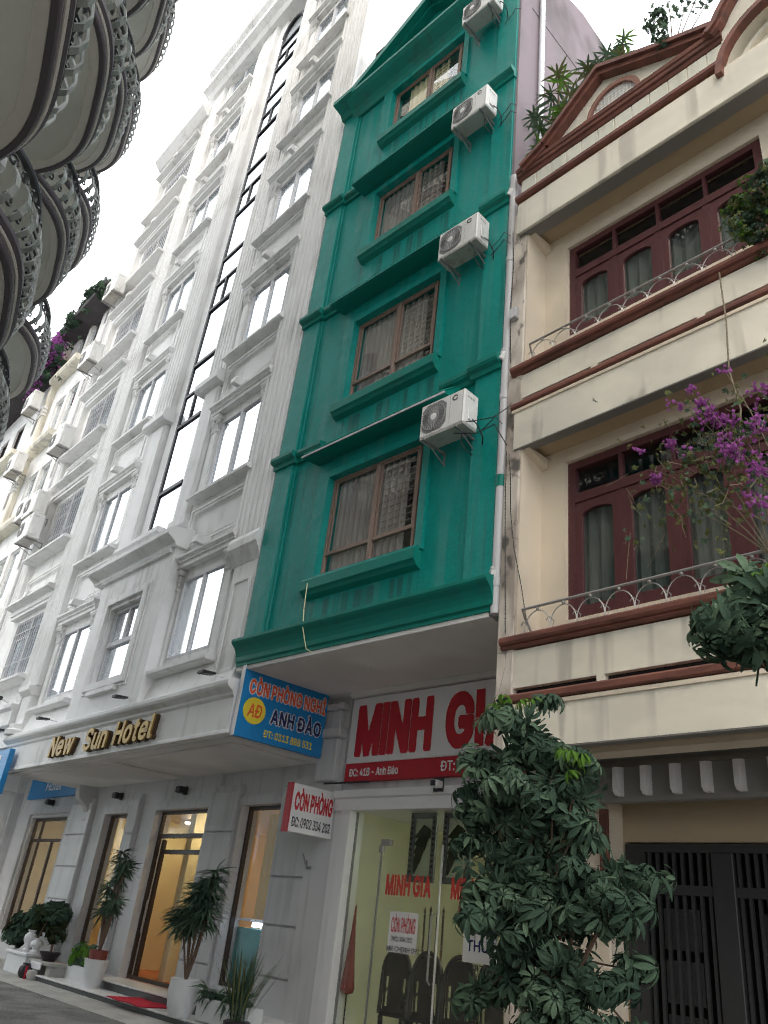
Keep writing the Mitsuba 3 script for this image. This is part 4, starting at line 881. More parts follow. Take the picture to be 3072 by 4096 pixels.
def cream_window(z0, z1, ztr, s0, s9):
    d = .50
    w = part(CRM, 'window', [ring(s0, s9, z0, z1, .10, d, d + .09)], 'red_wood', CF)
    part(w, 'transom', bx(s0 + .1, s9 - .1, d - .01, d + .08, ztr - .06, ztr + .06), 'red_wood', CF)
    xs = s0 + .10 + .652 * np.arange(4)
    for i, x in enumerate(xs):
        p0, p1 = x + .085, x + .50
        part(w, 'mullion', bx(x + .562, x + .652, d + .001, d + .085, z0 + .1, ztr - .06), 'red_wood', CF)
        part(w, 'mullion', bx(x + .60, x + .64, d + .001, d + .075, ztr + .06, z1 - .1), 'red_wood', CF)
        # casement with arched head
        top = ztr - .16
        arch = Polygon([(p0, z0 + .14), (p1, z0 + .14), (p1, top - .09)] + [((p0 + p1) / 2 + (p1 - p0) / 2 * math.cos(a), top - .09 + .075 * math.sin(a)) for a in np.linspace(0, np.pi, 9)] + [(p0, top - .09)])
        part(w, 'casement', plate(sbox(x, z0 + .1, x + .562, ztr - .06).difference(arch), d + .01, d + .06), 'red_wood', CF)
        part(w, 'pane', quad(x + .08, x + .585, z0 + .12, ztr - .1, d + .045), 'dim_glass', CF)
        part(w, 'pane', quad(x, x + .60, ztr + .06, z1 - .1, d + .045), 'dim_glass', CF)
    part(w, 'curtain', sheet(s0 + .1, s9 - .1, z0 + .05, ztr, d + .14, .03, 16), 'curtain_green', CF)
    part(w, 'room', [bx(s0, s9, 1.6, 1.65, z0 - .2, z1 + .2), bx(s0 - .05, s0, .7, 1.6, z0 - .2, z1 + .2), bx(s0, s9, .7, 1.6, z1 + .1, z1 + .2)], 'dark_room', CF)
MATS['curtain_green'] = scene['mat_curtain_green'] = refl(lambda p, n, uv: mix((.15, .18, .175), (.07, .085, .08), fbm(p.x * 16, p.y * 16, p.z * .7, 3)), .9, .1)
cream_window(4.80, 6.85, 6.33, .5, 3.3); cream_window(8.88, 10.5, 9.97, .53, 3.3); cream_window(4.80, 6.85, 6.33, 4.7, 7.5); cream_window(8.88, 10.5, 9.97, 4.7, 7.5)
# corner brackets under the slabs
for z in (7.0, 10.75):
    part(CRM, 'bracket', trimesh.convex.convex_hull(np.array([(x, d, zz) for x in (.12, .24) for d, zz in ((.02, z), (.44, z), (.44, z - .14), (.10, z - .03))])), 'peach_paint', CF)
# roof fascia, frieze, brown bands, gables
part(CRM, 'roof_beam', [bx(0.0, CWid, -.06, .16, 10.75, 11.34), bx(0.02, CWid, -.05, -.02, 10.74, 10.749)], 'cream_paint', CF)
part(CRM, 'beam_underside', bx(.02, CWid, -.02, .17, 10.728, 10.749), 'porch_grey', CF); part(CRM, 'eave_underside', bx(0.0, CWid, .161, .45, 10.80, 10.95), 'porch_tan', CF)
part(CRM, 'cove', prof(.0, CWid, [(.16, 11.34), (-.05, 11.34), (-.03, 11.40), (.02, 11.44), (.16, 11.44)]), 'peach_paint', CF)
AC_, AR = 4.0, .82
part(CRM, 'brown_string', [prof(-.04, 3.2, [(.2, 11.44), (-.06, 11.44), (-.09, 11.47), (-.09, 11.53), (-.06, 11.56), (.2, 11.56)])], 'brown_trim', CF)
fr_ = part(CRM, 'frieze', bx(.0, 3.25, .01, .2, 11.56, 11.92), 'cream_paint', CF)
for i, x in enumerate(np.arange(.02, 3.2, .27)):
    part(fr_, 'tile', bx(x + .006, x + .262, -.012, .009, 11.575, 11.905, .006), 'frieze_tile', CF)
MATS['frieze_tile'] = scene['mat_frieze_tile'] = refl(streaky((.64, .64, .55), (.56, .56, .48), (.36, .35, .3), .8), .5)
part(CRM, 'brown_band', prof(-.05, 3.22, [(.2, 11.92), (-.02, 11.92), (-.045, 11.96), (-.03, 11.985), (-.06, 12.0), (-.07, 12.05), (-.055, 12.065), (-.08, 12.08), (-.09, 12.14), (-.07, 12.18), (.2, 12.18)]), 'brown_trim', CF)
gab = Polygon([(.25, 12.18), (.49, 12.27), (1.46, 13.08), (2.42, 12.55), (3.2, 12.2), (3.2, 12.18)])
hole = Polygon([(1.28, 12.2), (2.0, 12.2)] + [(1.64 + .36 * math.cos(a), 12.22 + .40 * math.sin(a)) for a in np.linspace(0, np.pi, 11)])
part(CRM, 'gable', plate(gab, .03, .2), 'cream_paint', CF)
rim = []
pts = [(.05, 12.14), (.45, 12.33), (1.45, 13.16), (2.42, 12.63), (3.25, 12.22)]
for a, b in zip(pts[:-1], pts[1:]):
    dx, dz = b[0] - a[0], b[1] - a[1]; L = math.hypot(dx, dz); nx, nz = -dz / L, dx / L
    rim.append(plate(Polygon([(a[0] - dx / L * .03, a[1] - dz / L * .03), (b[0] + dx / L * .03, b[1] + dz / L * .03), (b[0] - nx * .16, b[1] - nz * .16), (a[0] - nx * .16, a[1] - nz * .16)]), -.10, .2))
    rim.append(plate(Polygon([a, b, (b[0] - nx * .07, b[1] - nz * .07), (a[0] - nx * .07, a[1] - nz * .07)]), -.15, -.101))
part(CRM, 'gable_rim', rim, 'brown_trim', CF)
t = np.linspace(.0, np.pi, 16)
ro = [(1.64 + .44 * math.cos(a), 12.20 + .47 * math.sin(a)) for a in t]; ri = [(1.64 + .36 * math.cos(a), 12.20 + .39 * math.sin(a)) for a in t]
part(CRM, 'gable_arch', [plate(Polygon(ro + ri[::-1]), -.03, .03), bx(1.12, 1.26, -.04, .03, 12.19, 12.25, .01), bx(2.02, 2.16, -.04, .03, 12.19, 12.25, .01)], 'brown_rim_pale', CF)
part(CRM, 'gable_lattice', [plate(Polygon(ri), .018, .03)] , 'frieze_tile', CF)
part(CRM, 'gable_grid', [plate(sbox(x, 12.2, x + .012, 12.6).intersection(Polygon(ri)), .008, .018) for x in np.arange(1.3, 2.0, .06)] + [plate(sbox(1.2, z, 2.1, z + .012).intersection(Polygon(ri)), .006, .018) for z in np.arange(12.24, 12.6, .06)], 'sign_white', CF, kind='stuff')
MATS['brown_rim_pale'] = scene['mat_brown_rim_pale'] = refl(streaky((.26, .13, .10), (.2, .1, .08), (.1, .05, .04)), .55)
# central arched pediment
def arc(cx, cz, r, a0, a1, n=24): return [(cx + r * math.cos(a), cz + r * math.sin(a)) for a in np.linspace(a0, a1, n)]
big = Polygon([(3.2, 11.56)] + [(3.2, 12.2)] + [(3.28, 12.3), (3.42, 12.5), (3.62, 12.72), (3.85, 12.85), (4.0, 12.88), (4.15, 12.85), (4.38, 12.72), (4.58, 12.5), (4.72, 12.3), (4.8, 12.2), (4.8, 11.3), (3.2, 11.3)])
part(CRM, 'central_pediment', plate(big.difference(Polygon(arc(AC_, 11.2, AR, 0, np.pi))), -.02, .2), 'cream_paint', CF)
part(CRM, 'arch_rim', plate(Polygon(arc(AC_, 11.2, AR + .07, 0, np.pi) + arc(AC_, 11.2, AR - .01, np.pi, 0)), -.14, -.021), 'brown_trim', CF)
part(CRM, 'arch_recess', [plate(Polygon(arc(AC_, 11.2, AR, 0, np.pi)), .16, .2)], 'cream_paint', CF)
part(CRM, 'arch_rim', plate(Polygon(arc(AC_, 11.2, AR - .10, 0, np.pi) + arc(AC_, 11.2, AR - .17, np.pi, 0)), .08, .16), 'cream_paint', CF)
cur = [(3.08, 12.08), (3.2, 12.2), (3.28, 12.36), (3.42, 12.56), (3.62, 12.78), (3.85, 12.92), (4.0, 12.95), (4.15, 12.92), (4.38, 12.78), (4.58, 12.56), (4.72, 12.36), (4.8, 12.2), (4.92, 12.08)]
from shapely.geometry import LineString
cl = LineString(cur)
part(CRM, 'pediment_rim', [plate(cl.buffer(.085, cap_style=2), -.14, .2), plate(cl.buffer(.035, cap_style=2), -.18, -.141)], 'brown_trim', CF)
# right half mirrored, mostly out of view
part(CRM, 'brown_band', [bx(4.8, CWid, -.1, .2, 11.92, 12.18)], 'brown_trim', CF); part(CRM, 'brown_string', bx(4.8, CWid, -.09, .2, 11.44, 11.56), 'brown_trim', CF)
part(CRM, 'frieze', bx(4.8, CWid, .01, .2, 11.56, 11.92), 'cream_paint', CF)
# ground floor porch
CP = frame(C0, .92, off=1.5)
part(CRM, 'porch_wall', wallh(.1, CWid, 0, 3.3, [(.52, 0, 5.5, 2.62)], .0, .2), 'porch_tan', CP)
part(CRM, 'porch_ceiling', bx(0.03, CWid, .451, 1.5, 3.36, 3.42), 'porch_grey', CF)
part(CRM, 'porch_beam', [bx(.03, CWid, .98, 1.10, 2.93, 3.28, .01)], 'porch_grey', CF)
for i, s in enumerate(np.arange(.78, 7.5, .318)):
    part(CRM, 'beam_stub', prof(s, s + .062, [(.98, 2.98), (.90, 2.98), (.86, 3.02), (.86, 3.25), (.98, 3.27)]), 'sign_white', CF)
part(CRM, 'porch_column', [bx(.14, .50, 1.20, 1.5, 0, 3.0, .012)], 'peach_paint', CF)
part(CRM, 'column_panel', [bx(.42, .515, 1.16, 1.199, 1.9, 2.9)], 'brown_trim', CF)
GT = thing('metal_gate', 'dark grey metal gate of vertical bars in the shaded porch of the cream house', 'gate')
part(GT, 'frame', [bx(.53, .75, -.03, .03, 0, 2.6), bx(.75, 5.4, -.03, .03, 2.52, 2.60)], 'gate_metal', CP)
for x in (1.47, 2.6, 3.73): part(GT, 'post', bx(x, x + .22, -.05, .05, 0, 2.52, .008), 'gate_metal', CP)
for (a, b) in ((.75, 1.47), (1.69, 2.6), (2.82, 3.73)):
    for z0, z1 in ((2.13, 2.22), (.2, .3)): part(GT, 'rail', bx(a, b, -.03, .03, z0, z1), 'gate_metal', CP)
    n = int(round((b - a) / .085))
    for i in range(n):
        x = a + (i + .5) * (b - a) / n
        part(GT, 'bar', bx(x - .016, x + .016, -.018, .018, .3, 2.52), 'gate_metal', CP)
    part(GT, 'panel', [bx(a + .22 * (b - a), a + .75 * (b - a), .02, .028, zz, zz + .36) for zz in (.75, 1.2, 1.65)], 'gate_metal', CP)
part(CRM, 'porch_room', [bx(.3, 5.6, 3.2, 3.25, 0, 3.2), bx(.3, 5.6, .2, 3.2, 2.9, 2.95), bx(.3, .35, .2, 3.2, 0, 2.9)], 'dark_room', CP)
VW = thing('hanging_vine_stem', 'thin pale vine stem hanging before the window at the right edge', 'stem')
put(VW, [tube([(2.86, -.1, 8.1), (2.88, -.12, 7.4), (2.84, -.1, 6.8), (2.9, -.08, 6.3), (2.85, -.1, 5.9)], .009, 5), tube([(2.85, -.1, 6.15), (2.7, -.1, 6.1), (2.5, -.08, 6.17)], .006, 5)], 'twig', CF)

# loose cables
WR = thing('loose_cable', 'thin black cables drooping down the weathered end column beside the grey drainpipe', 'cable')
part(WR, 'wire', tube([(-.02, -.02, 6.95), (.03, -.03, 6.6), (.05, -.03, 6.1), (.12, -.03, 5.6), (.22, .0, 5.1), (.33, -.02, 4.62)], .006, 5), 'black_metal', CF)
part(WR, 'wire', tube([(-.06, -.02, 7.0), (-.03, -.04, 6.3), (-.01, -.03, 5.6), (.02, -.03, 5.0), (.04, -.03, 4.55)], .006, 5), 'black_metal', CF)
part(WR, 'wire', tube([(-.75, -.30, 7.62), (-.5, -.28, 7.50), (-.2, -.14, 7.52), (-.02, -.05, 7.66)], .007, 5), 'black_metal', CF)
part(WR, 'wire', tube([(-.75, -.28, 7.42), (-.4, -.24, 7.30), (-.16, -.16, 7.38), (-.02, -.06, 7.05)], .008, 5), 'black_metal', CF)
part(WR, 'wire', tube([(-.1, -.03, 10.9), (-.06, -.03, 10.2), (-.09, -.03, 9.4), (-.05, -.02, 8.4)], .007, 5), 'black_metal', CF)
BXX = thing('junction_box', 'small grey junction box on the weathered end column below the upper balcony', 'box')
part(BXX, 'body', bx(-.08, .04, -.05, .019, 9.15, 9.36, .01), 'ac_grey', CF); part(BXX, 'lid', bx(-.07, .03, -.058, -.051, 9.17, 9.34), 'grey_pipe', CF)
# ---------------------------------------------------------------- the house across the street with bowed balconies
OF = frame((0, 0), 166)
OPP = thing('balcony_house', 'near house with tiers of bowed balconies, seen from below at upper left', 'building')
PER, TIP, S0, S1 = 3.4, .95, -.8, 16.2
def edge(s, off=0.0):
    x = np.abs(((s - 4.62 + PER / 2) % PER) - PER / 2) / (PER / 2)
    return TIP + .72 * x ** 3.2 + off
ss = np.concatenate([np.linspace(S0, 9.7, 140), np.linspace(9.75, S1, 60)])
dd = edge(ss)
# end of the terrace turns back to the wall
te = np.linspace(0, np.pi / 2, 8)[1:]
endd = dd[-1]
path = np.vstack([np.stack([ss, dd], 1), np.stack([S1 + .5 * np.sin(te), endd + .8 * (1 - np.cos(te))], 1)])
tan = np.gradient(path, axis=0); tan /= np.linalg.norm(tan, axis=1, keepdims=True)
nrm = np.stack([tan[:, 1], -tan[:, 0]], 1)          # outward (towards the street: -d)
def swept(profile):
    "closed profile of (out, z) points swept along the balcony edge"
    pr = np.array(profile); n, m = len(path), len(pr)
    v = np.zeros((n, m, 3))
    v[:, :, 0] = path[:, None, 0] + nrm[:, None, 0] * pr[None, :, 0]
    v[:, :, 1] = path[:, None, 1] + nrm[:, None, 1] * pr[None, :, 0]
    v[:, :, 2] = pr[None, :, 1]
    i, j = np.meshgrid(np.arange(n - 1), np.arange(m), indexing='ij')
    q = np.stack([i * m + j, (i + 1) * m + j, (i + 1) * m + (j + 1) % m, i * m + (j + 1) % m], -1).reshape(-1, 4)
    f = np.vstack([q[:, [0, 1, 2]], q[:, [0, 2, 3]]])
    ms = trimesh.Trimesh(v.reshape(-1, 3), f, process=False)
    return ms
def slab(out, z0, z1):
    p = path + nrm * out
    pts = list(map(tuple, p)) + [(S1 + .5, 2.4), (S0, 2.4)]
    m = trimesh.creation.extrude_polygon(Polygon(pts).buffer(0), z1 - z0, engine='earcut'); m.apply_translation((0, 0, z0)); return m
seglen = np.concatenate([[0], np.cumsum(np.linalg.norm(np.diff(path, axis=0), axis=1))])
def at(l):
    return np.array([np.interp(l, seglen, path[:, 0]), np.interp(l, seglen, path[:, 1])]), np.array([np.interp(l, seglen, nrm[:, 0]), np.interp(l, seglen, nrm[:, 1])])
def baluster(l, z):
    p, n = at(l); n = n / np.linalg.norm(n); tg = np.array([-n[1], n[0]])
    prof_ = [(-.06, .14), (.03, .16), (.12, .24), (.16, .36), (.13, .50), (.04, .64), (-.05, .78), (-.07, .92), (-.05, 1.0)]
    v, f = [], []
    for o, h in prof_:
        for sx in (-1, 1):
            for k in (0, 1):
                q = p + n * (o - .022 * k) + tg * .036 * sx; v.append((q[0], q[1], z + h))
    m = len(prof_)
    for i in range(m - 1):
        a = i * 4; b = a + 4
        for x, y in ((0, 1), (1, 3), (3, 2), (2, 0)):
            f += [(a + x, a + y, b + y), (a + x, b + y, b + x)]
    return trimesh.Trimesh(v, f, process=False)
def scroll(l, z):
    p, n = at(l); n = n / np.linalg.norm(n); tg = np.array([-n[1], n[0]]); out = []
    for sgn in (-1, 1):
        t = np.linspace(0, 2.2 * np.pi, 12); r = .075 * (1 - t / (3 * np.pi))
        c = p + n * .05 + tg * .04 * sgn
        out.append(tube(np.stack([c[0] + tg[0] * r * np.cos(t) * sgn, c[1] + tg[1] * r * np.cos(t) * sgn, z + .42 + .2 * sgn + r * np.sin(t)], 1), .016, 4, False))
    return out
LV = [3.4 + 3.5 * k for k in range(7)]
L_ALL = seglen[-1]
for li, z in enumerate(LV):
    b = part(OPP, 'balcony', slab(-.03, z + .02, z + .2), 'opp_soffit', OF)
    part(b, 'soffit_border', swept([(-.17, z + .019), (-.155, z - .012), (-.055, z - .012), (-.04, z + .019)]), 'opp_light', OF, smooth=40)
    part(b, 'fascia', swept([(-.05, z - .02), (.0, z - .02), (.02, z + .0), (.02, z + .05), (.0, z + .07), (-.05, z + .07)]), 'opp_band', OF, smooth=40)
    part(b, 'fascia', swept([(-.05, z + .071), (.03, z + .071), (.05, z + .09), (.03, z + .11), (-.05, z + .11)]), 'opp_light', OF, smooth=40)
    part(b, 'fascia', swept([(-.05, z + .111), (.05, z + .111), (.075, z + .14), (.075, z + .20), (.05, z + .23), (-.05, z + .23)]), 'opp_band', OF, smooth=40)
    rl = part(b, 'railing', [swept([(-.06, z + 1.0), (.0, z + 1.0), (.01, z + 1.03), (.0, z + 1.06), (-.06, z + 1.06)]), swept([(-.05, z + .27), (-.01, z + .27), (-.01, z + .29), (-.05, z + .29)])], 'rail_dark', OF, smooth=40)
    ls = np.arange(.1, L_ALL, .21)
    if li in (1, 2):
        for l in ls[ls > 8.5]: part(b, 'baluster', baluster(l, z + .12), 'rail_white', OF)
        part(b, 'balusters', [baluster(l, z + .12) for l in ls[ls <= 8.5]], 'rail_white', OF, kind='stuff')
    else:
        part(b, 'balusters', [baluster(l, z + .12) for l in ls], 'rail_white', OF, kind='stuff')
    sc = []
    for l in np.arange(.205, L_ALL, .21): sc += scroll(l, z + .15)
    part(b, 'scrollwork', sc, 'rail_dark', OF, kind='stuff')
part(OPP, 'wall', bx(S0, S1 + .5, 2.4, 2.7, 0, 28.5), 'cream_paint', OF)
part(OPP, 'wall', [bx(S0, S0 + .2, 2.7, 8, 0, 28.5), bx(S1 + .3, S1 + .5, 2.7, 8, 0, 28.5), bx(S0, S1 + .5, 8, 8.2, 0, 28.5), bx(S0, S1 + .5, 2.4, 8.2, 28.5, 28.7)], 'cream_paint', OF)
for z in LV[:-1]:
    for s in (.5, 3.9, 7.3, 10.7, 14.1):
        w = part(OPP, 'balcony_door', ring(s, s + 1.5, z + .21, z + 2.6, .1, 2.33, 2.4), 'red_wood', OF)
        part(w, 'pane', quad(s + .1, s + 1.4, z + .31, z + 2.5, 2.36), 'blue_glass', OF)
# pale house further along on the near side, seen mirrored in the hotel's windows
PB = thing('pale_blue_house', 'pale blue house with a hip roof, mirrored in the hotel windows', 'building')
put(PB, bx(-52, -24, -14, -5.2, 0, 11.5), 'pale_blue'); hk = PB + '__wall'
scene[hk] = scene.pop(PB)
MATS['pale_blue'] = scene['mat_pale_blue'] = refl((.40, .52, .55), .7)
rf = trimesh.convex.convex_hull(np.array([(x, y, 11.5) for x in (-53, -23) for y in (-15, -4.6)] + [(-48, -9.8, 14.0), (-29, -9.8, 14.0)]))
part(PB, 'roof', rf, 'roof_dark')
for x in np.arange(-50, -26, 4.0):
    for z in (3.6, 7.2):
        w = part(PB, 'window', bx(x, x + 1.4, -5.25, -5.19, z, z + 1.8), 'white_paint'); part(w, 'pane', bx(x + .1, x + 1.3, -5.19, -5.17, z + .1, z + 1.7), 'blue_glass')
# ---------------------------------------------------------------- plants
def blade(L, w, droop=.25, fold=.22, n=4, tip=1.0):
    "one leaf blade along +x, folded at the midrib and drooping"
    u = np.linspace(0, 1, n + 1); wid = w * (np.sin(np.pi * np.clip(u * .94 + .06, 0, 1)) ** .8 * (1 - .15 * u) if not tip > 1 else np.sin(np.pi * np.clip(u ** 1.35 * .93 + .05, 0, 1)) ** .7); wid[-1] = (.02 if not tip > 1 else .22) * w
    x = L * u; z = -droop * L * u ** 2
    v = []
    for i in range(n + 1): v += [(x[i], -wid[i], z[i] + fold * wid[i]), (x[i], 0, z[i]), (x[i], wid[i], z[i] + fold * wid[i])]
    f = []
    for i in range(n):
        a = i * 3; b = a + 3
        f += [(a, b, b + 1), (a, b + 1, a + 1), (a + 1, b + 1, b + 2), (a + 1, b + 2, a + 2)]
    return trimesh.Trimesh(v, f, process=False)

def rot(yaw, pitch=0.0, roll=0.0):
    cy, sy, cp, sp, cr, sr = math.cos(yaw), math.sin(yaw), math.cos(pitch), math.sin(pitch), math.cos(roll), math.sin(roll)
    A = np.array([[cy, -sy, 0], [sy, cy, 0], [0, 0, 1]]) @ np.array([[cp, 0, sp], [0, 1, 0], [-sp, 0, cp]]) @ np.array([[1, 0, 0], [0, cr, -sr], [0, sr, cr]])
    M = np.eye(4); M[:3, :3] = A; return M

def toward(dirv, at, scale=1.0, spin=0.0):
    "matrix that carries +z onto dirv"
    z = np.asarray(dirv, float); z /= np.linalg.norm(z)
    x = np.cross([0, 1, .01], z); x /= np.linalg.norm(x); y = np.cross(z, x)
    M = np.eye(4); M[:3, :3] = np.stack([x, y, z], 1) @ rot(spin)[:3, :3] * scale; M[:3, 3] = at; return M

def umbrella_leaf(L=.10, n=8, seed=0):
    r = random.Random(seed); ms = []
    for i in range(n):
        m = blade(L * r.uniform(.85, 1.12), L * .185, r.uniform(.3, .8), .25, 5, 2.0); m.apply_translation((.02, 0, 0))
        m.apply_transform(rot(2 * np.pi * i / n + r.uniform(-.12, .12), r.uniform(.15, .6))); ms.append(m)
    ms.append(tube([(0, 0, 0), (.0, .0, -.06), (.01, .01, -.13)], .0035, 3, False))
    return cat(ms)

def whorl_leaf(L, w, n, seed, up=.5, droop=.5, st=5):
    r = random.Random(seed); ms = []
    for i in range(n):
        m = blade(L * r.uniform(.75, 1.1), w, r.uniform(.5, 1.3) * droop, .3, st)
        m.apply_transform(rot(2.4 * i + r.uniform(-.2, .2), -up + r.uniform(-.35, .5) + .5 * (i / n))); ms.append(m)
    return cat(ms)

VAR = {}
def variants(key, maker, n=5):
    if key not in VAR: VAR[key] = [maker(i) for i in range(n)]
    return VAR[key]

PLY = {}
def leaf_entry(parent, name, vkey, i, mat, M):
    k = fresh(parent + '__' + name)
    if (vkey, i, mat) not in PLY: PLY[(vkey, i, mat)] = mikit.ply(VAR[vkey][i], 'mat_' + mat)
    scene[k] = {**PLY[(vkey, i, mat)], 'to_world': T4(M.tolist())}

def crown(k, blobs, vkey, mats, count, parts, size=1.0, up=.35, inner=0, dimmat='leaf_dim', name='leaf', seed=1, out=1.0):
    "leaves spread through ellipsoids (centre, radii, weight); the nearest to the camera are parts, the rest one stuff part"
    g = np.random.default_rng(seed); n = len(VAR[vkey]); W = np.array([b[2] for b in blobs], float); W /= W.sum(); L = []
    for _ in range(count + inner):
        b = blobs[g.choice(len(blobs), p=W)]
        v = g.normal(size=3); v /= np.linalg.norm(v)
        deep = len(L) >= count
        rr = g.uniform(.25, .75) if deep else g.uniform(.62, 1.0) + (g.uniform() < .22) * g.uniform(.05, .32)
        c = np.array(b[0]) + v * np.array(b[1]) * rr
        if c[2] < .15: continue
        d = v * out + np.array([0, 0, up + g.uniform(-.1, .5)]) + g.normal(size=3) * .25
        L.append((c, toward(d, c, size * g.uniform(.6, 1.45), g.uniform(0, 6.28)), int(g.integers(n)), deep, g.uniform()))
    L.sort(key=lambda t: np.linalg.norm(t[0] - EYE))
    rest = {}
    for j, (c, M, i, deep, u) in enumerate(L):
        mt = mats[int(u * len(mats)) % len(mats)]
        if j < parts: leaf_entry(k, name, vkey, i, mt, M)
        else:
            m = VAR[vkey][i].copy(); m.apply_transform(M); rest.setdefault(mt, []).append(m)
    for mt, ms in rest.items(): part(k, 'foliage', ms, mt, kind='stuff')
    return L

def tufted(k, blobs, vkey, mats, tufts, per, parts, rad=(.11, .19), size=1.0, up=.45, seed=1, inner=0, name='leaf', outer=.35):
    "sprays: many small irregular clumps of leaves set through and out of the envelope, with gaps between"
    g = np.random.default_rng(seed); n = len(VAR[vkey]); W = np.array([b[2] for b in blobs], float); W /= W.sum(); L = []; tips = []
    for _ in range(tufts):
        b = blobs[g.choice(len(blobs), p=W)]; v = g.normal(size=3); v /= np.linalg.norm(v)
        rr = g.uniform(.45, 1.0) + (g.uniform() < outer) * g.uniform(.1, .35)
        c = np.array(b[0]) + v * np.array(b[1]) * rr; r = g.uniform(*rad); tone = g.uniform(-.25, .25); tips.append(c)
        for _ in range(max(4, int(per * g.uniform(.6, 1.3) * (r / np.mean(rad)) ** 2))):
            q = g.normal(size=3); q /= np.linalg.norm(q); q[2] = abs(q[2]) * .8 - .25
            p = c + q * r * g.uniform(.5, 1.1)
            if p[2] < .15: continue
            L.append((p, toward(q + np.array([0, 0, up]) + v * .4 + g.normal(size=3) * .35, p, size * g.uniform(.6, 1.4), g.uniform(0, 6.28)), int(g.integers(n)), np.clip(g.uniform() * .8 + tone + .35 * max(q[2], 0), 0, .999)))  # tuft tops get lighter leaf colours, light from above put into the tone
    for _ in range(inner):
        b = blobs[g.choice(len(blobs), p=W)]; v = g.normal(size=3); v /= np.linalg.norm(v); p = np.array(b[0]) + v * np.array(b[1]) * g.uniform(.1, .7)
        if p[2] > .15: L.append((p, toward(g.normal(size=3), p, size * 1.2, 0), int(g.integers(n)), 0.0))  # inner leaves take the darkest colour, depth shade painted in
    L.sort(key=lambda t: np.linalg.norm(t[0] - EYE)); rest = {}
    for j, (c, M, i, u) in enumerate(L):
        mt = mats[int(u * len(mats))]
        if j < parts: leaf_entry(k, name, vkey, i, mt, M)
        else:
            m = VAR[vkey][i].copy(); m.apply_transform(M); rest.setdefault(mt, []).append(m)
    for mt, ms in rest.items(): part(k, 'foliage', ms, mt, kind='stuff')
    return tips

def branches(k, root, tips, r0=.02, mat='bark', name='branch', sag=.15, seed=0):
    g = np.random.default_rng(seed); ms = []
    for t in tips:
        t = np.array(t, float); root_ = np.array(root, float); mid = (root_ + t) / 2 + g.normal(size=3) * .06 * np.linalg.norm(t - root_) + np.array([0, 0, sag * np.linalg.norm(t - root_) * .3])
        u = np.linspace(0, 1, 7)[:, None]
        p = (1 - u) ** 2 * root_ + 2 * u * (1 - u) * mid + u ** 2 * t
        ms.append(tube(p, np.linspace(r0, r0 * .3, 7), 6))
    part(k, name, ms, mat)

variants('umb', lambda i: umbrella_leaf(.080, 6 + i % 4, i), 12)
# big schefflera in front of the shop and the porch
SCH = thing('umbrella_tree', 'dark green umbrella tree with glossy leaf whorls in front of the shop glass and porch', 'tree')
bl = [((-3.80, 4.62, 2.78), (.28, .28, .40), 1.0), ((-3.98, 4.72, 2.42), (.42, .38, .36), 1.6), ((-3.55, 4.60, 2.30), (.45, .4, .42), 1.7), ((-3.28, 4.6, 2.42), (.26, .26, .26), .7), ((-3.80, 4.60, 1.95), (.50, .42, .45), 2.0),
      ((-3.25, 4.55, 1.85), (.40, .36, .26), 1.3), ((-2.92, 4.52, 1.88), (.20, .22, .15), .5), ((-3.70, 4.60, 1.45), (.55, .45, .5), 2.0), ((-3.25, 4.55, 1.30), (.42, .4, .45), 1.4), ((-3.6, 4.6, .95), (.6, .5, .5), 1.7), ((-3.0, 4.5, 1.0), (.28, .3, .16), .5)]
sch_tips = tufted(SCH, bl, 'umb', ['leaf_dark', 'leaf_dark', 'leaf_mid', 'leaf_mid'], 104, 15, 290, seed=3, inner=300)
for x in ((-3.80, 4.55, 3.12), (-3.30, 4.5, 2.66)):
    for j in range(6): leaf_entry(SCH, 'young_leaf', 'umb', j, 'leaf_bright', toward((R.uniform(-.6, .6), -.4, .8), np.array(x) + np.array([R.uniform(-.13, .13), R.uniform(-.12, .08), R.uniform(-.12, .06)]), .85, R.uniform(0, 6)))
part(SCH, 'trunk', tube([(-3.55, 4.7, 0), (-3.6, 4.7, .5), (-3.52, 4.68, 1.1), (-3.62, 4.66, 1.8), (-3.75, 4.62, 2.6)], [.05, .045, .04, .03, .015], 8), 'bark')
branches(SCH, (-3.58, 4.68, 1.5), sch_tips[::3], .012, seed=4)
branches(SCH, (-3.55, 4.68, 1.0), [(-3.2, 4.55, 1.85), (-2.92, 4.52, 1.85), (-3.9, 4.7, 2.4), (-3.3, 4.58, 2.4), (-3.1, 4.5, 1.2)], .024)
part(SCH, 'pot', lathe([(0, .0), (.24, .0), (.34, .42), (.36, .45), (.30, .45), (0, .40)], (-3.55, 4.7, .06), 18), 'terracotta', smooth=40)
# second one at the right edge, nearer
SC2 = thing('umbrella_tree', 'umbrella tree branch with large drooping leaves at the right edge, before the lower balcony', 'tree')
tufted(SC2, [((-2.02, 4.65, 3.55), (.20, .2, .14), .8), ((-1.95, 4.6, 3.30), (.30, .28, .22), 1.6), ((-2.12, 4.6, 3.28), (.22, .2, .14), .7), ((-1.72, 4.6, 3.1), (.3, .3, .28), 1.2), ((-1.55, 4.6, 3.45), (.35, .3, .35), 1.2)], 'umb', ['leaf_dark', 'leaf_dark', 'leaf_mid', 'leaf_mid'], 24, 9, 200, (.10, .18), 1.5, -.35, 8, 0)
for j in range(7): leaf_entry(SC2, 'young_leaf', 'umb', j % 12, 'leaf_bright', toward((R.uniform(-.4, .4), -.5, 1), np.array((-2.05 + R.uniform(-.12, .25), 4.55, 3.68 + R.uniform(-.08, .06))), .85, R.uniform(0, 6)))
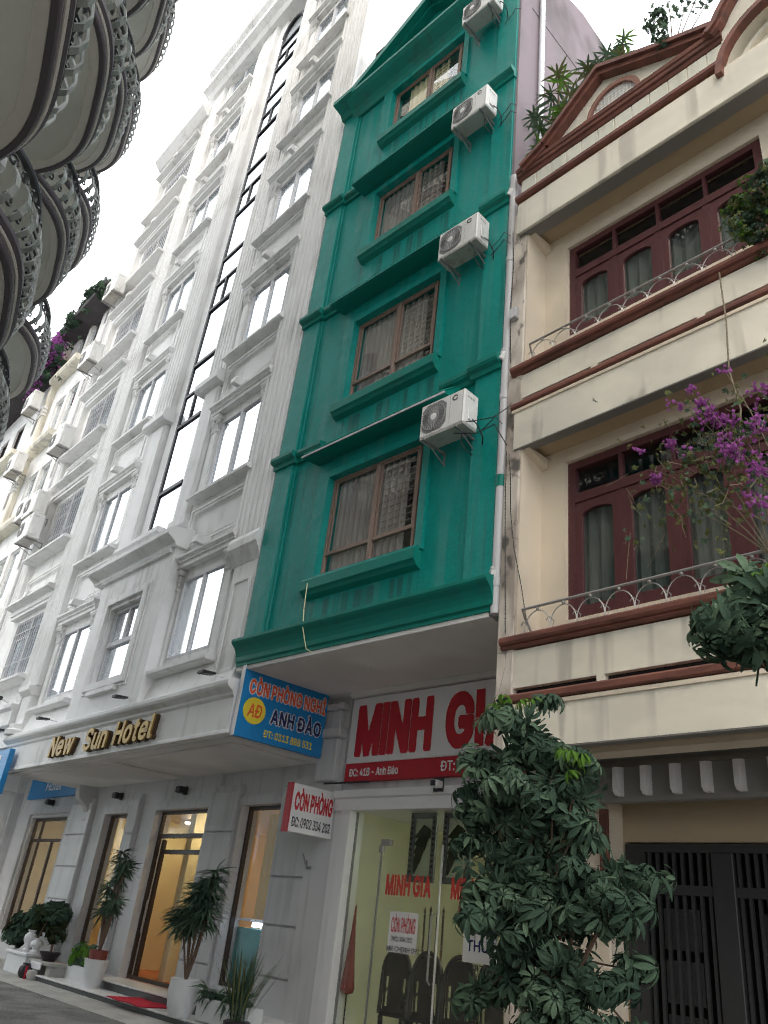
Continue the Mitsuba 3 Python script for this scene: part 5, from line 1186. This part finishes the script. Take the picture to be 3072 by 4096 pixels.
part(SC2, 'trunk', tube([(-1.3, 4.8, 0), (-1.35, 4.75, 1.2), (-1.45, 4.7, 2.4), (-1.7, 4.65, 3.2), (-1.95, 4.62, 3.55)], [.06, .055, .045, .03, .012], 8), 'bark')
branches(SC2, (-1.5, 4.7, 2.6), [(-2.1, 4.6, 3.3), (-1.75, 4.6, 3.1), (-1.6, 4.6, 3.5)], .02)
# bush on the upper balcony at the right
variants('small', lambda i: whorl_leaf(.05, .014, 7, i + 40, .3, .3, 2), 5)
BU = thing('balcony_bush', 'bright green fine-leaved bush in a trough on the upper balcony at the right edge', 'bush')
cp = lambda s, d, z: tuple((CF @ np.array([s, d, z, 1.0]))[:3])
tufted(BU, [(cp(3.12, -.08, 8.80), (.20, .18, .22), 1), (cp(3.42, -.1, 8.95), (.30, .24, .33), 2), (cp(3.32, -.12, 8.45), (.28, .2, .30), 1.4), (cp(3.7, -.1, 8.7), (.4, .25, .45), 1.6)], 'small', ['leaf_dark', 'leaf_mid', 'leaf_olive', 'leaf_bright'], 75, 16, 0, (.06, .14), .8, .4, 5, 40)
branches(BU, cp(3.5, .1, 8.45), [cp(3.1, -.1, 8.8), cp(3.42, -.15, 9.1), cp(3.3, -.2, 8.3), cp(3.8, -.1, 8.9)], .014)
TR = thing('plant_trough', 'dark plant trough on the upper balcony ledge under the bright green bush', 'planter')
put(TR, bx(3.2, 4.6, .02, .24, 8.30, 8.48, .01), 'pot_dark', CF)
# bougainvillea over the lower window at the right
variants('petal', lambda i: cat([blade(.035, .016, -.3, .5, 2).apply_transform(rot(2.1 * j, -.7)) for j in range(4)]), 4)
BG = thing('bougainvillea', 'bougainvillea with magenta flowers and bare twigs over the lower balcony window, right edge', 'plant')
g = np.random.default_rng(21); tips = []
for (s, z, d) in ((2.30, 5.92, -.5), (2.2, 5.55, -.45), (2.55, 6.25, -.6), (2.95, 6.5, -.5), (2.8, 6.1, -.6), (2.9, 5.75, -.55), (3.1, 5.6, -.5), (2.75, 5.3, -.5), (3.1, 5.2, -.45), (2.45, 5.2, -.4), (3.2, 6.0, -.5), (3.25, 4.95, -.4), (2.62, 5.95, -.5), (2.1, 5.75, -.4)):
    tips.append(cp(s, d, z))
branches(BG, cp(3.3, -.05, 4.75), tips[:7], .010, 'twig', 'stem', .5, 1); branches(BG, cp(3.0, -.05, 4.7), tips[7:], .008, 'twig', 'stem', .5, 2)
pet, lf = [], []
for (s, z, n, r) in ((2.78, 6.02, 70, .13), (2.95, 5.9, 30, .1), (2.98, 5.55, 60, .14), (2.35, 5.9, 26, .09), (2.2, 5.55, 26, .06), (2.62, 6.4, 12, .06), (2.5, 6.28, 10, .05), (2.95, 6.48, 10, .05), (3.15, 5.3, 60, .16), (2.72, 6.22, 20, .06), (3.1, 5.0, 40, .14), (2.9, 5.7, 26, .10), (3.2, 5.75, 34, .15), (2.05, 5.92, 8, .05), (3.25, 6.1, 20, .12), (2.55, 5.75, 10, .08), (2.4, 6.35, 6, .05)):
    for _ in range(int(n * 1.0)):
        p = np.array(cp(s + g.normal() * r * .42, -.5 + g.normal() * r * .5, z + g.normal() * r * .34))
        m = VAR['petal'][g.integers(4)].copy(); m.apply_transform(toward(g.normal(size=3) + [0, -.5, .6], p, g.uniform(.8, 1.3), g.uniform(0, 6))); pet.append(m)
for _ in range(520):
    p = np.array(cp(2.75 + g.normal() * .38, -.42 + g.normal() * .1, 5.55 + g.normal() * .38))
    m = VAR['small'][g.integers(5)].copy(); m.apply_transform(toward(g.normal(size=3) + [0, 0, .5], p, g.uniform(.5, 1.0), g.uniform(0, 6))); lf.append(m)
part(BG, 'flowers', pet, 'petal', kind='stuff'); part(BG, 'foliage', lf[:330], 'leaf_olive', kind='stuff'); part(BG, 'foliage', lf[330:], 'leaf_mid', kind='stuff')
tw = []
for _ in range(60):
    a = np.array(cp(2.75 + g.normal() * .36, -.42 + g.normal() * .1, 5.5 + g.normal() * .38)); b = a + g.normal(size=3) * .14; tw.append(tube([a, (a + b) / 2 + g.normal(size=3) * .02, b], .0035, 3, False))
part(BG, 'twigs', tw, 'twig', kind='stuff')
# frangipani on the roof behind the gable
variants('fran', lambda i: whorl_leaf(.36, .030, 10, i + 60, .4, .4, 4), 5)
FP = thing('frangipani', 'frangipani with long narrow leaves on the roof behind the left gable', 'plant')
spots = [(cp(.05, .42, 13.45), .9), (cp(.30, .5, 14.65), .8), (cp(.22, .5, 14.25), .9), (cp(-.02, .42, 13.95), .85), (cp(.42, .5, 13.95), .9), (cp(.35, .45, 13.55), .85), (cp(.62, .5, 14.0), .7), (cp(1.05, .55, 14.45), .75), (cp(1.35, .6, 14.25), .75), (cp(1.6, .6, 13.95), .7), (cp(.85, .55, 14.35), .75), (cp(1.2, .6, 14.6), .65), (cp(.1, .4, 13.1), .8), (cp(.4, .42, 13.15), .85), (cp(.6, .45, 13.4), .75), (cp(.2, .4, 12.75), .8), (cp(1.5, .6, 14.5), .6)]
g = np.random.default_rng(4)
for j, (p, sc_) in enumerate(spots):
    for q in range(2): leaf_entry(FP, 'leaf_whorl', 'fran', (j + q) % 5, ['leaf_mid', 'leaf_bright', 'leaf_olive', 'leaf_mid'][(j + q) % 4], toward(g.normal(size=3) * .3 + [0, 0, 1], np.array(p) + g.normal(size=3) * .06, sc_, g.uniform(0, 6)))
branches(FP, cp(.5, .7, 12.0), [s[0] for s in spots], .035, 'bark', 'branch', .2, 3)
PT = thing('roof_planter', 'white plant pot on the roof beside the mauve wall, half hidden by the frangipani', 'planter')
put(PT, lathe([(0, 11.8), (.25, 11.8), (.3, 12.3), (.32, 12.4), (.26, 12.4), (0, 12.35)], cp(.5, .75, 0)[:2] + (0,), 16), 'pot_white', smooth=40)
# climbing vine at the centre pediment
VN = thing('creeper', 'wispy green creeper hanging over the gable rim at the top edge, beside the arched pediment', 'plant')
crown(VN, [(cp(2.45, -.12, 12.95), (.14, .1, .42), 2), (cp(2.42, -.12, 13.2), (.20, .1, .18), 1.0), (cp(2.55, -.1, 12.55), (.12, .1, .14), .7)], 'small', ['leaf_mid', 'leaf_dark'], 130, 0, 1.0, .1, 0, seed=13)
crown(VN, [(cp(2.75, .1, 13.5), (.36, .2, .22), 2), (cp(3.05, .1, 13.35), (.34, .2, .24), 2), (cp(2.55, .0, 13.75), (.3, .2, .2), 1)], 'small', ['leaf_dark', 'leaf_mid'], 110, 0, .8, .1, 0, seed=14)
branches(VN, cp(2.5, .1, 12.5), [cp(2.45, -.1, 13.4), cp(2.8, .1, 13.6), cp(3.2, .1, 13.4), cp(2.55, .0, 13.9), cp(3.1, .1, 13.7)], .010, 'bark', 'stem', .2, 6)
# rooftop greenery far left
CG = thing('roof_creeper', 'dark green creeper trailing over the eave of the far cream-white house', 'plant')
variants('tuft', lambda i: whorl_leaf(.20, .05, 8, i + 80, .2, .6, 2), 4)
crown(CG, [((-27.8 + .9 * i, 5.75 + .1 * (i % 2), 21.65 + .12 * (i % 3)), (.6, .25, .3), 1) for i in range(4)] + [((-30.5, 5.8, 21.3), (.5, .3, .4), .6)], 'tuft', ['leaf_mid', 'leaf_dark', 'leaf_dark'], 230, 0, .8, .0, 30, seed=15)
B2 = thing('bougainvillea', 'bougainvillea spilling magenta flowers over the roof edge at the far left', 'plant')
g = np.random.default_rng(33); pet, lf = [], []
for _ in range(900):
    c = ((-29.6, 5.7, 20.5), (-30.2, 5.6, 19.9), (-29.0, 5.75, 20.6))[g.integers(3)]
    p = np.array(c) + g.normal(size=3) * [.34, .16, .34]
    m = VAR['petal'][g.integers(4)].copy(); m.apply_transform(toward(g.normal(size=3) + [0, -.5, .6], p, g.uniform(2.2, 3.4), g.uniform(0, 6))); pet.append(m)
for _ in range(220):
    p = np.array((-29.6, 5.8, 20.3)) + g.normal(size=3) * [.9, .25, .5]
    m = VAR['tuft'][g.integers(4)].copy(); m.apply_transform(toward(g.normal(size=3) + [0, 0, .5], p, g.uniform(.5, 1.0), g.uniform(0, 6))); lf.append(m)
part(B2, 'flowers', pet, 'petal', kind='stuff'); part(B2, 'foliage', lf, 'leaf_dark', kind='stuff')
branches(B2, (-29.4, 6.0, 21.4), [(-29.6, 5.7, 20.5), (-30.2, 5.6, 19.9), (-29.0, 5.75, 20.6)], .03)
# potted plants at the hotel door
def pot(name, lab, at, prof_, mat='pot_white'):
    k = thing(name, lab, 'plant pot'); put(k, lathe(prof_, at, 24), mat, smooth=35); return k
variants('drac', lambda i: whorl_leaf(.27, .019, 26, i + 100, .55, .55, 4), 5)
def dracaena(lab, base, heads, r0=.028, mats=('leaf_dark', 'leaf_mid'), sc_=1.0, seed=0):
    k = thing('dracaena', lab, 'potted plant'); g = np.random.default_rng(seed)
    for j, h in enumerate(heads):
        t = tube([base, ((base[0] + h[0]) / 2 + .03, (base[1] + h[1]) / 2, (base[2] + h[2]) / 2 - .05), (h[0], h[1], h[2])], [r0, r0 * .9, r0 * .7], 7)
        part(k, 'trunk', t, 'bark')
        for q in range(3): leaf_entry(k, 'leaf_whorl', 'drac', int(g.integers(5)), mats[(j + q) % len(mats)], toward(g.normal(size=3) * .3 + [0, 0, 1], np.array(h) + [0, 0, -.10 + .09 * q], sc_ * g.uniform(.8, 1.15), g.uniform(0, 6)))
    return k
pot('white_pot', 'tall white tapered pot with a red-brown inner rim, left of the hotel door', (-15.45, 7.3, 0), [(0, .141), (.15, .141), (.21, .56), (.225, .575), (.20, .58), (.19, .54), (0, .52)])
k = thing('inner_pot', 'red-brown plant pot standing in the tall white pot left of the hotel door', 'plant pot'); put(k, lathe([(0, .53), (.15, .53), (.165, .70), (.17, .72), (.15, .72), (0, .69)], (-15.45, 7.3, 0), 18), 'terracotta', smooth=35)
dracaena('spiky dracaena with two bare trunks in the tall white pot left of the hotel door', (-15.45, 7.3, .7), [(-15.45, 7.3, 2.25), (-15.1, 7.25, 2.1), (-15.3, 7.3, 1.95), (-15.7, 7.3, 1.72), (-15.3, 7.25, 1.55), (-15.05, 7.2, 1.42), (-15.55, 7.25, 1.4)], seed=1)
pot('white_pot', 'tall rounded white pot on the steps right of the hotel door', (-11.88, 7.05, 0), [(0, .141), (.14, .141), (.20, .26), (.225, .45), (.215, .60), (.225, .62), (.20, .625), (.19, .58), (0, .56)])
dracaena('dense dracaena in the rounded white pot right of the hotel door', (-11.88, 7.05, .58), [(-11.9, 7.05, 1.85), (-11.6, 7.05, 1.98), (-12.1, 7.05, 1.62), (-11.8, 7.0, 1.5), (-12.25, 7.0, 1.42), (-11.5, 7.0, 1.65), (-11.7, 6.95, 1.75), (-11.55, 7.0, 1.42), (-12.0, 7.0, 1.3)], .017, sc_=1.1, seed=2)
def trough(lab, x0, x1, y0, y1, z0, z1):
    k = thing('white_trough', lab, 'planter'); m = bx(x0, x1, y0, y1, z0, z1, .012)
    put(k, m, 'pot_white'); return k
trough('white oblong planter under the aquarium glass, nearer the door', -11.55, -10.75, 7.10, 7.40, .281 if False else .16, .44)
trough('white oblong planter under the aquarium glass, at the grey pier', -10.72, -10.25, 7.05, 7.35, .16, .44)
PL = thing('planter_plinth', 'dark plinth under the white oblong planters beside the steps', 'plinth'); put(PL, bx(-11.6, -10.2, 6.95, 7.02, .0, .13, .01), 'step_dark')
variants('fern', lambda i: whorl_leaf(.20, .022, 14, i + 130, .35, .8, 4), 4)
FN = thing('potted_fern', 'low dark leafy plants growing in the white oblong planters', 'potted plant')
g = np.random.default_rng(6)
for j in range(16): leaf_entry(FN, 'leaf_tuft', 'fern', j % 4, ['leaf_dark', 'leaf_mid'][j % 3 == 0], toward(g.normal(size=3) * .3 + [0, 0, 1], (-11.5 + .07 * j, 7.22 + g.uniform(-.08, .08), .45 + g.uniform(0, .08)), g.uniform(.8, 1.15), g.uniform(0, 6)))
YU = thing('yucca', 'spiky clump of long narrow upright leaves at the foot of the grey pier', 'potted plant')
g = np.random.default_rng(9)
for j in range(80):
    a = g.uniform(0, 6.28); L = g.uniform(.5, .95); m = blade(L, .012, g.uniform(.0, .2), .4, 5); m.apply_transform(rot(a, -g.uniform(1.0, 1.5))); m.apply_translation((-10.25 + g.normal() * .07, 6.95 + g.normal() * .06, .30)); part(YU, 'leaf', m, 'leaf_olive' if j % 4 == 0 else 'leaf_dark')
pot('dark_pot', 'dark pot holding the spiky yucca clump by the grey pier', (-10.25, 6.95, 0), [(0, .06), (.14, .06), (.18, .3), (.15, .31), (0, .28)], 'pot_dark')
# left group: white box planter, stone ornaments, bench, bonsai
BXP = thing('white_box_plinth', 'white square plinth with a rim carrying stone ornaments, left of the steps', 'plinth')
part(BXP, 'body', bx(-19.25, -18.2, 7.1, 7.6, .03, .37, .012), 'pot_white'); part(BXP, 'rim', bx(-19.3, -18.15, 7.06, 7.64, .371, .43, .012), 'pot_white')
for i, (x, z, lab) in enumerate(((-18.75, .82, 'larger pale stone baluster vase on the white plinth'), (-18.33, .70, 'smaller white baluster vase on the white plinth'))):
    k = thing('stone_vase', lab, 'vase'); h = z - .43
    put(k, lathe([(0, .431), (.10, .431), (.11, .46), (.06, .5), (.13, .43 + h * .55), (.12, .43 + h * .75), (.06, .43 + h * .9), (.09, z), (0, z)], (x, 7.3, 0), 18), 'pot_white', smooth=50)
BN = thing('stone_bench', 'low grey stone table with dark jars under it, left of the steps', 'bench')
part(BN, 'top', bx(-18.0, -16.95, 7.1, 7.5, .30, .36, .012), 'concrete'); part(BN, 'leg', bx(-17.2, -17.0, 7.15, 7.45, .03, .299), 'concrete'); part(BN, 'leg', bx(-17.95, -17.8, 7.2, 7.45, .03, .299), 'concrete')
k = thing('white_plate', 'small white rectangular plate leaning on the low stone table', 'plate'); put(k, bx(-17.75, -17.25, 7.04, 7.07, .22, .34, .005), 'sign_white')
k = thing('dark_jar', 'dark purple-brown glazed jar under the low stone table', 'jar'); put(k, lathe([(0, .035), (.08, .035), (.13, .12), (.12, .22), (.07, .27), (.08, .29), (0, .29)], (-17.75, 6.98, 0), 16), 'pot_dark', smooth=50)
k = thing('small_jar', 'small olive stone jar under the low stone table', 'jar'); put(k, lathe([(0, .035), (.07, .035), (.11, .12), (.09, .2), (0, .2)], (-17.42, 7.0, 0), 14), 'ac_rust', smooth=50)
BT = thing('bonsai_tray', 'dark tray with a bonsai tree on the low stone table', 'plant pot'); put(BT, lathe([(0, .361), (.12, .361), (.2, .5), (.21, .52), (0, .5)], (-17.55, 7.3, 0), 18), 'pot_dark', smooth=40)
variants('broad', lambda i: whorl_leaf(.17, .05, 8, i + 150, .3, .5, 3), 5)
def bush(name, lab, base, blobs, mats, n, seed, size=1.0, parts=120):
    k = thing(name, lab, 'potted plant'); crown(k, blobs, 'broad', mats, n, parts, size, .3, n // 4, seed=seed, name='leaf_tuft')
    branches(k, base, [b[0] for b in blobs], .025); return k
bush('bonsai', 'dark-leaved bonsai tree in a tray on the low stone table', (-17.55, 7.3, .5), [((-17.5, 7.3, .85), (.22, .2, .2), 1), ((-17.55, 7.3, 1.15), (.26, .22, .16), 1.0)], ['leaf_dark', 'leaf_dim'], 60, 1, .65)
bush('rubber_plant', 'broad-leaved dark plant behind the white plinth at the left edge', (-19.3, 7.6, .3), [((-19.4, 7.6, 1.0), (.55, .3, .25), 2), ((-18.7, 7.6, 1.2), (.5, .3, .18), 1.6), ((-20.1, 7.5, .75), (.45, .3, .3), 1.5)], ['leaf_dark', 'leaf_dim', 'leaf_dark'], 120, 2, .95)
trough('white oblong planter with green bush, between the stone table and the white pot', -17.0, -15.95, 7.45, 7.75, .06, .38)
bush('green_shrub', 'fresh green bushy plants in the white oblong planter left of the white pot', (-16.5, 7.6, .36), [((-16.8, 7.6, .55), (.22, .2, .18), 1), ((-16.4, 7.6, .55), (.25, .2, .22), 1)], ['leaf_mid', 'leaf_bright', 'leaf_mid'], 60, 3, .7)
k = thing('red_tube', 'thin pink-red striped post standing before the low stone table', 'post'); put(k, tube([(-17.5, 6.9, .03), (-17.5, 6.9, .26)], .02, 8), 'mat_red')
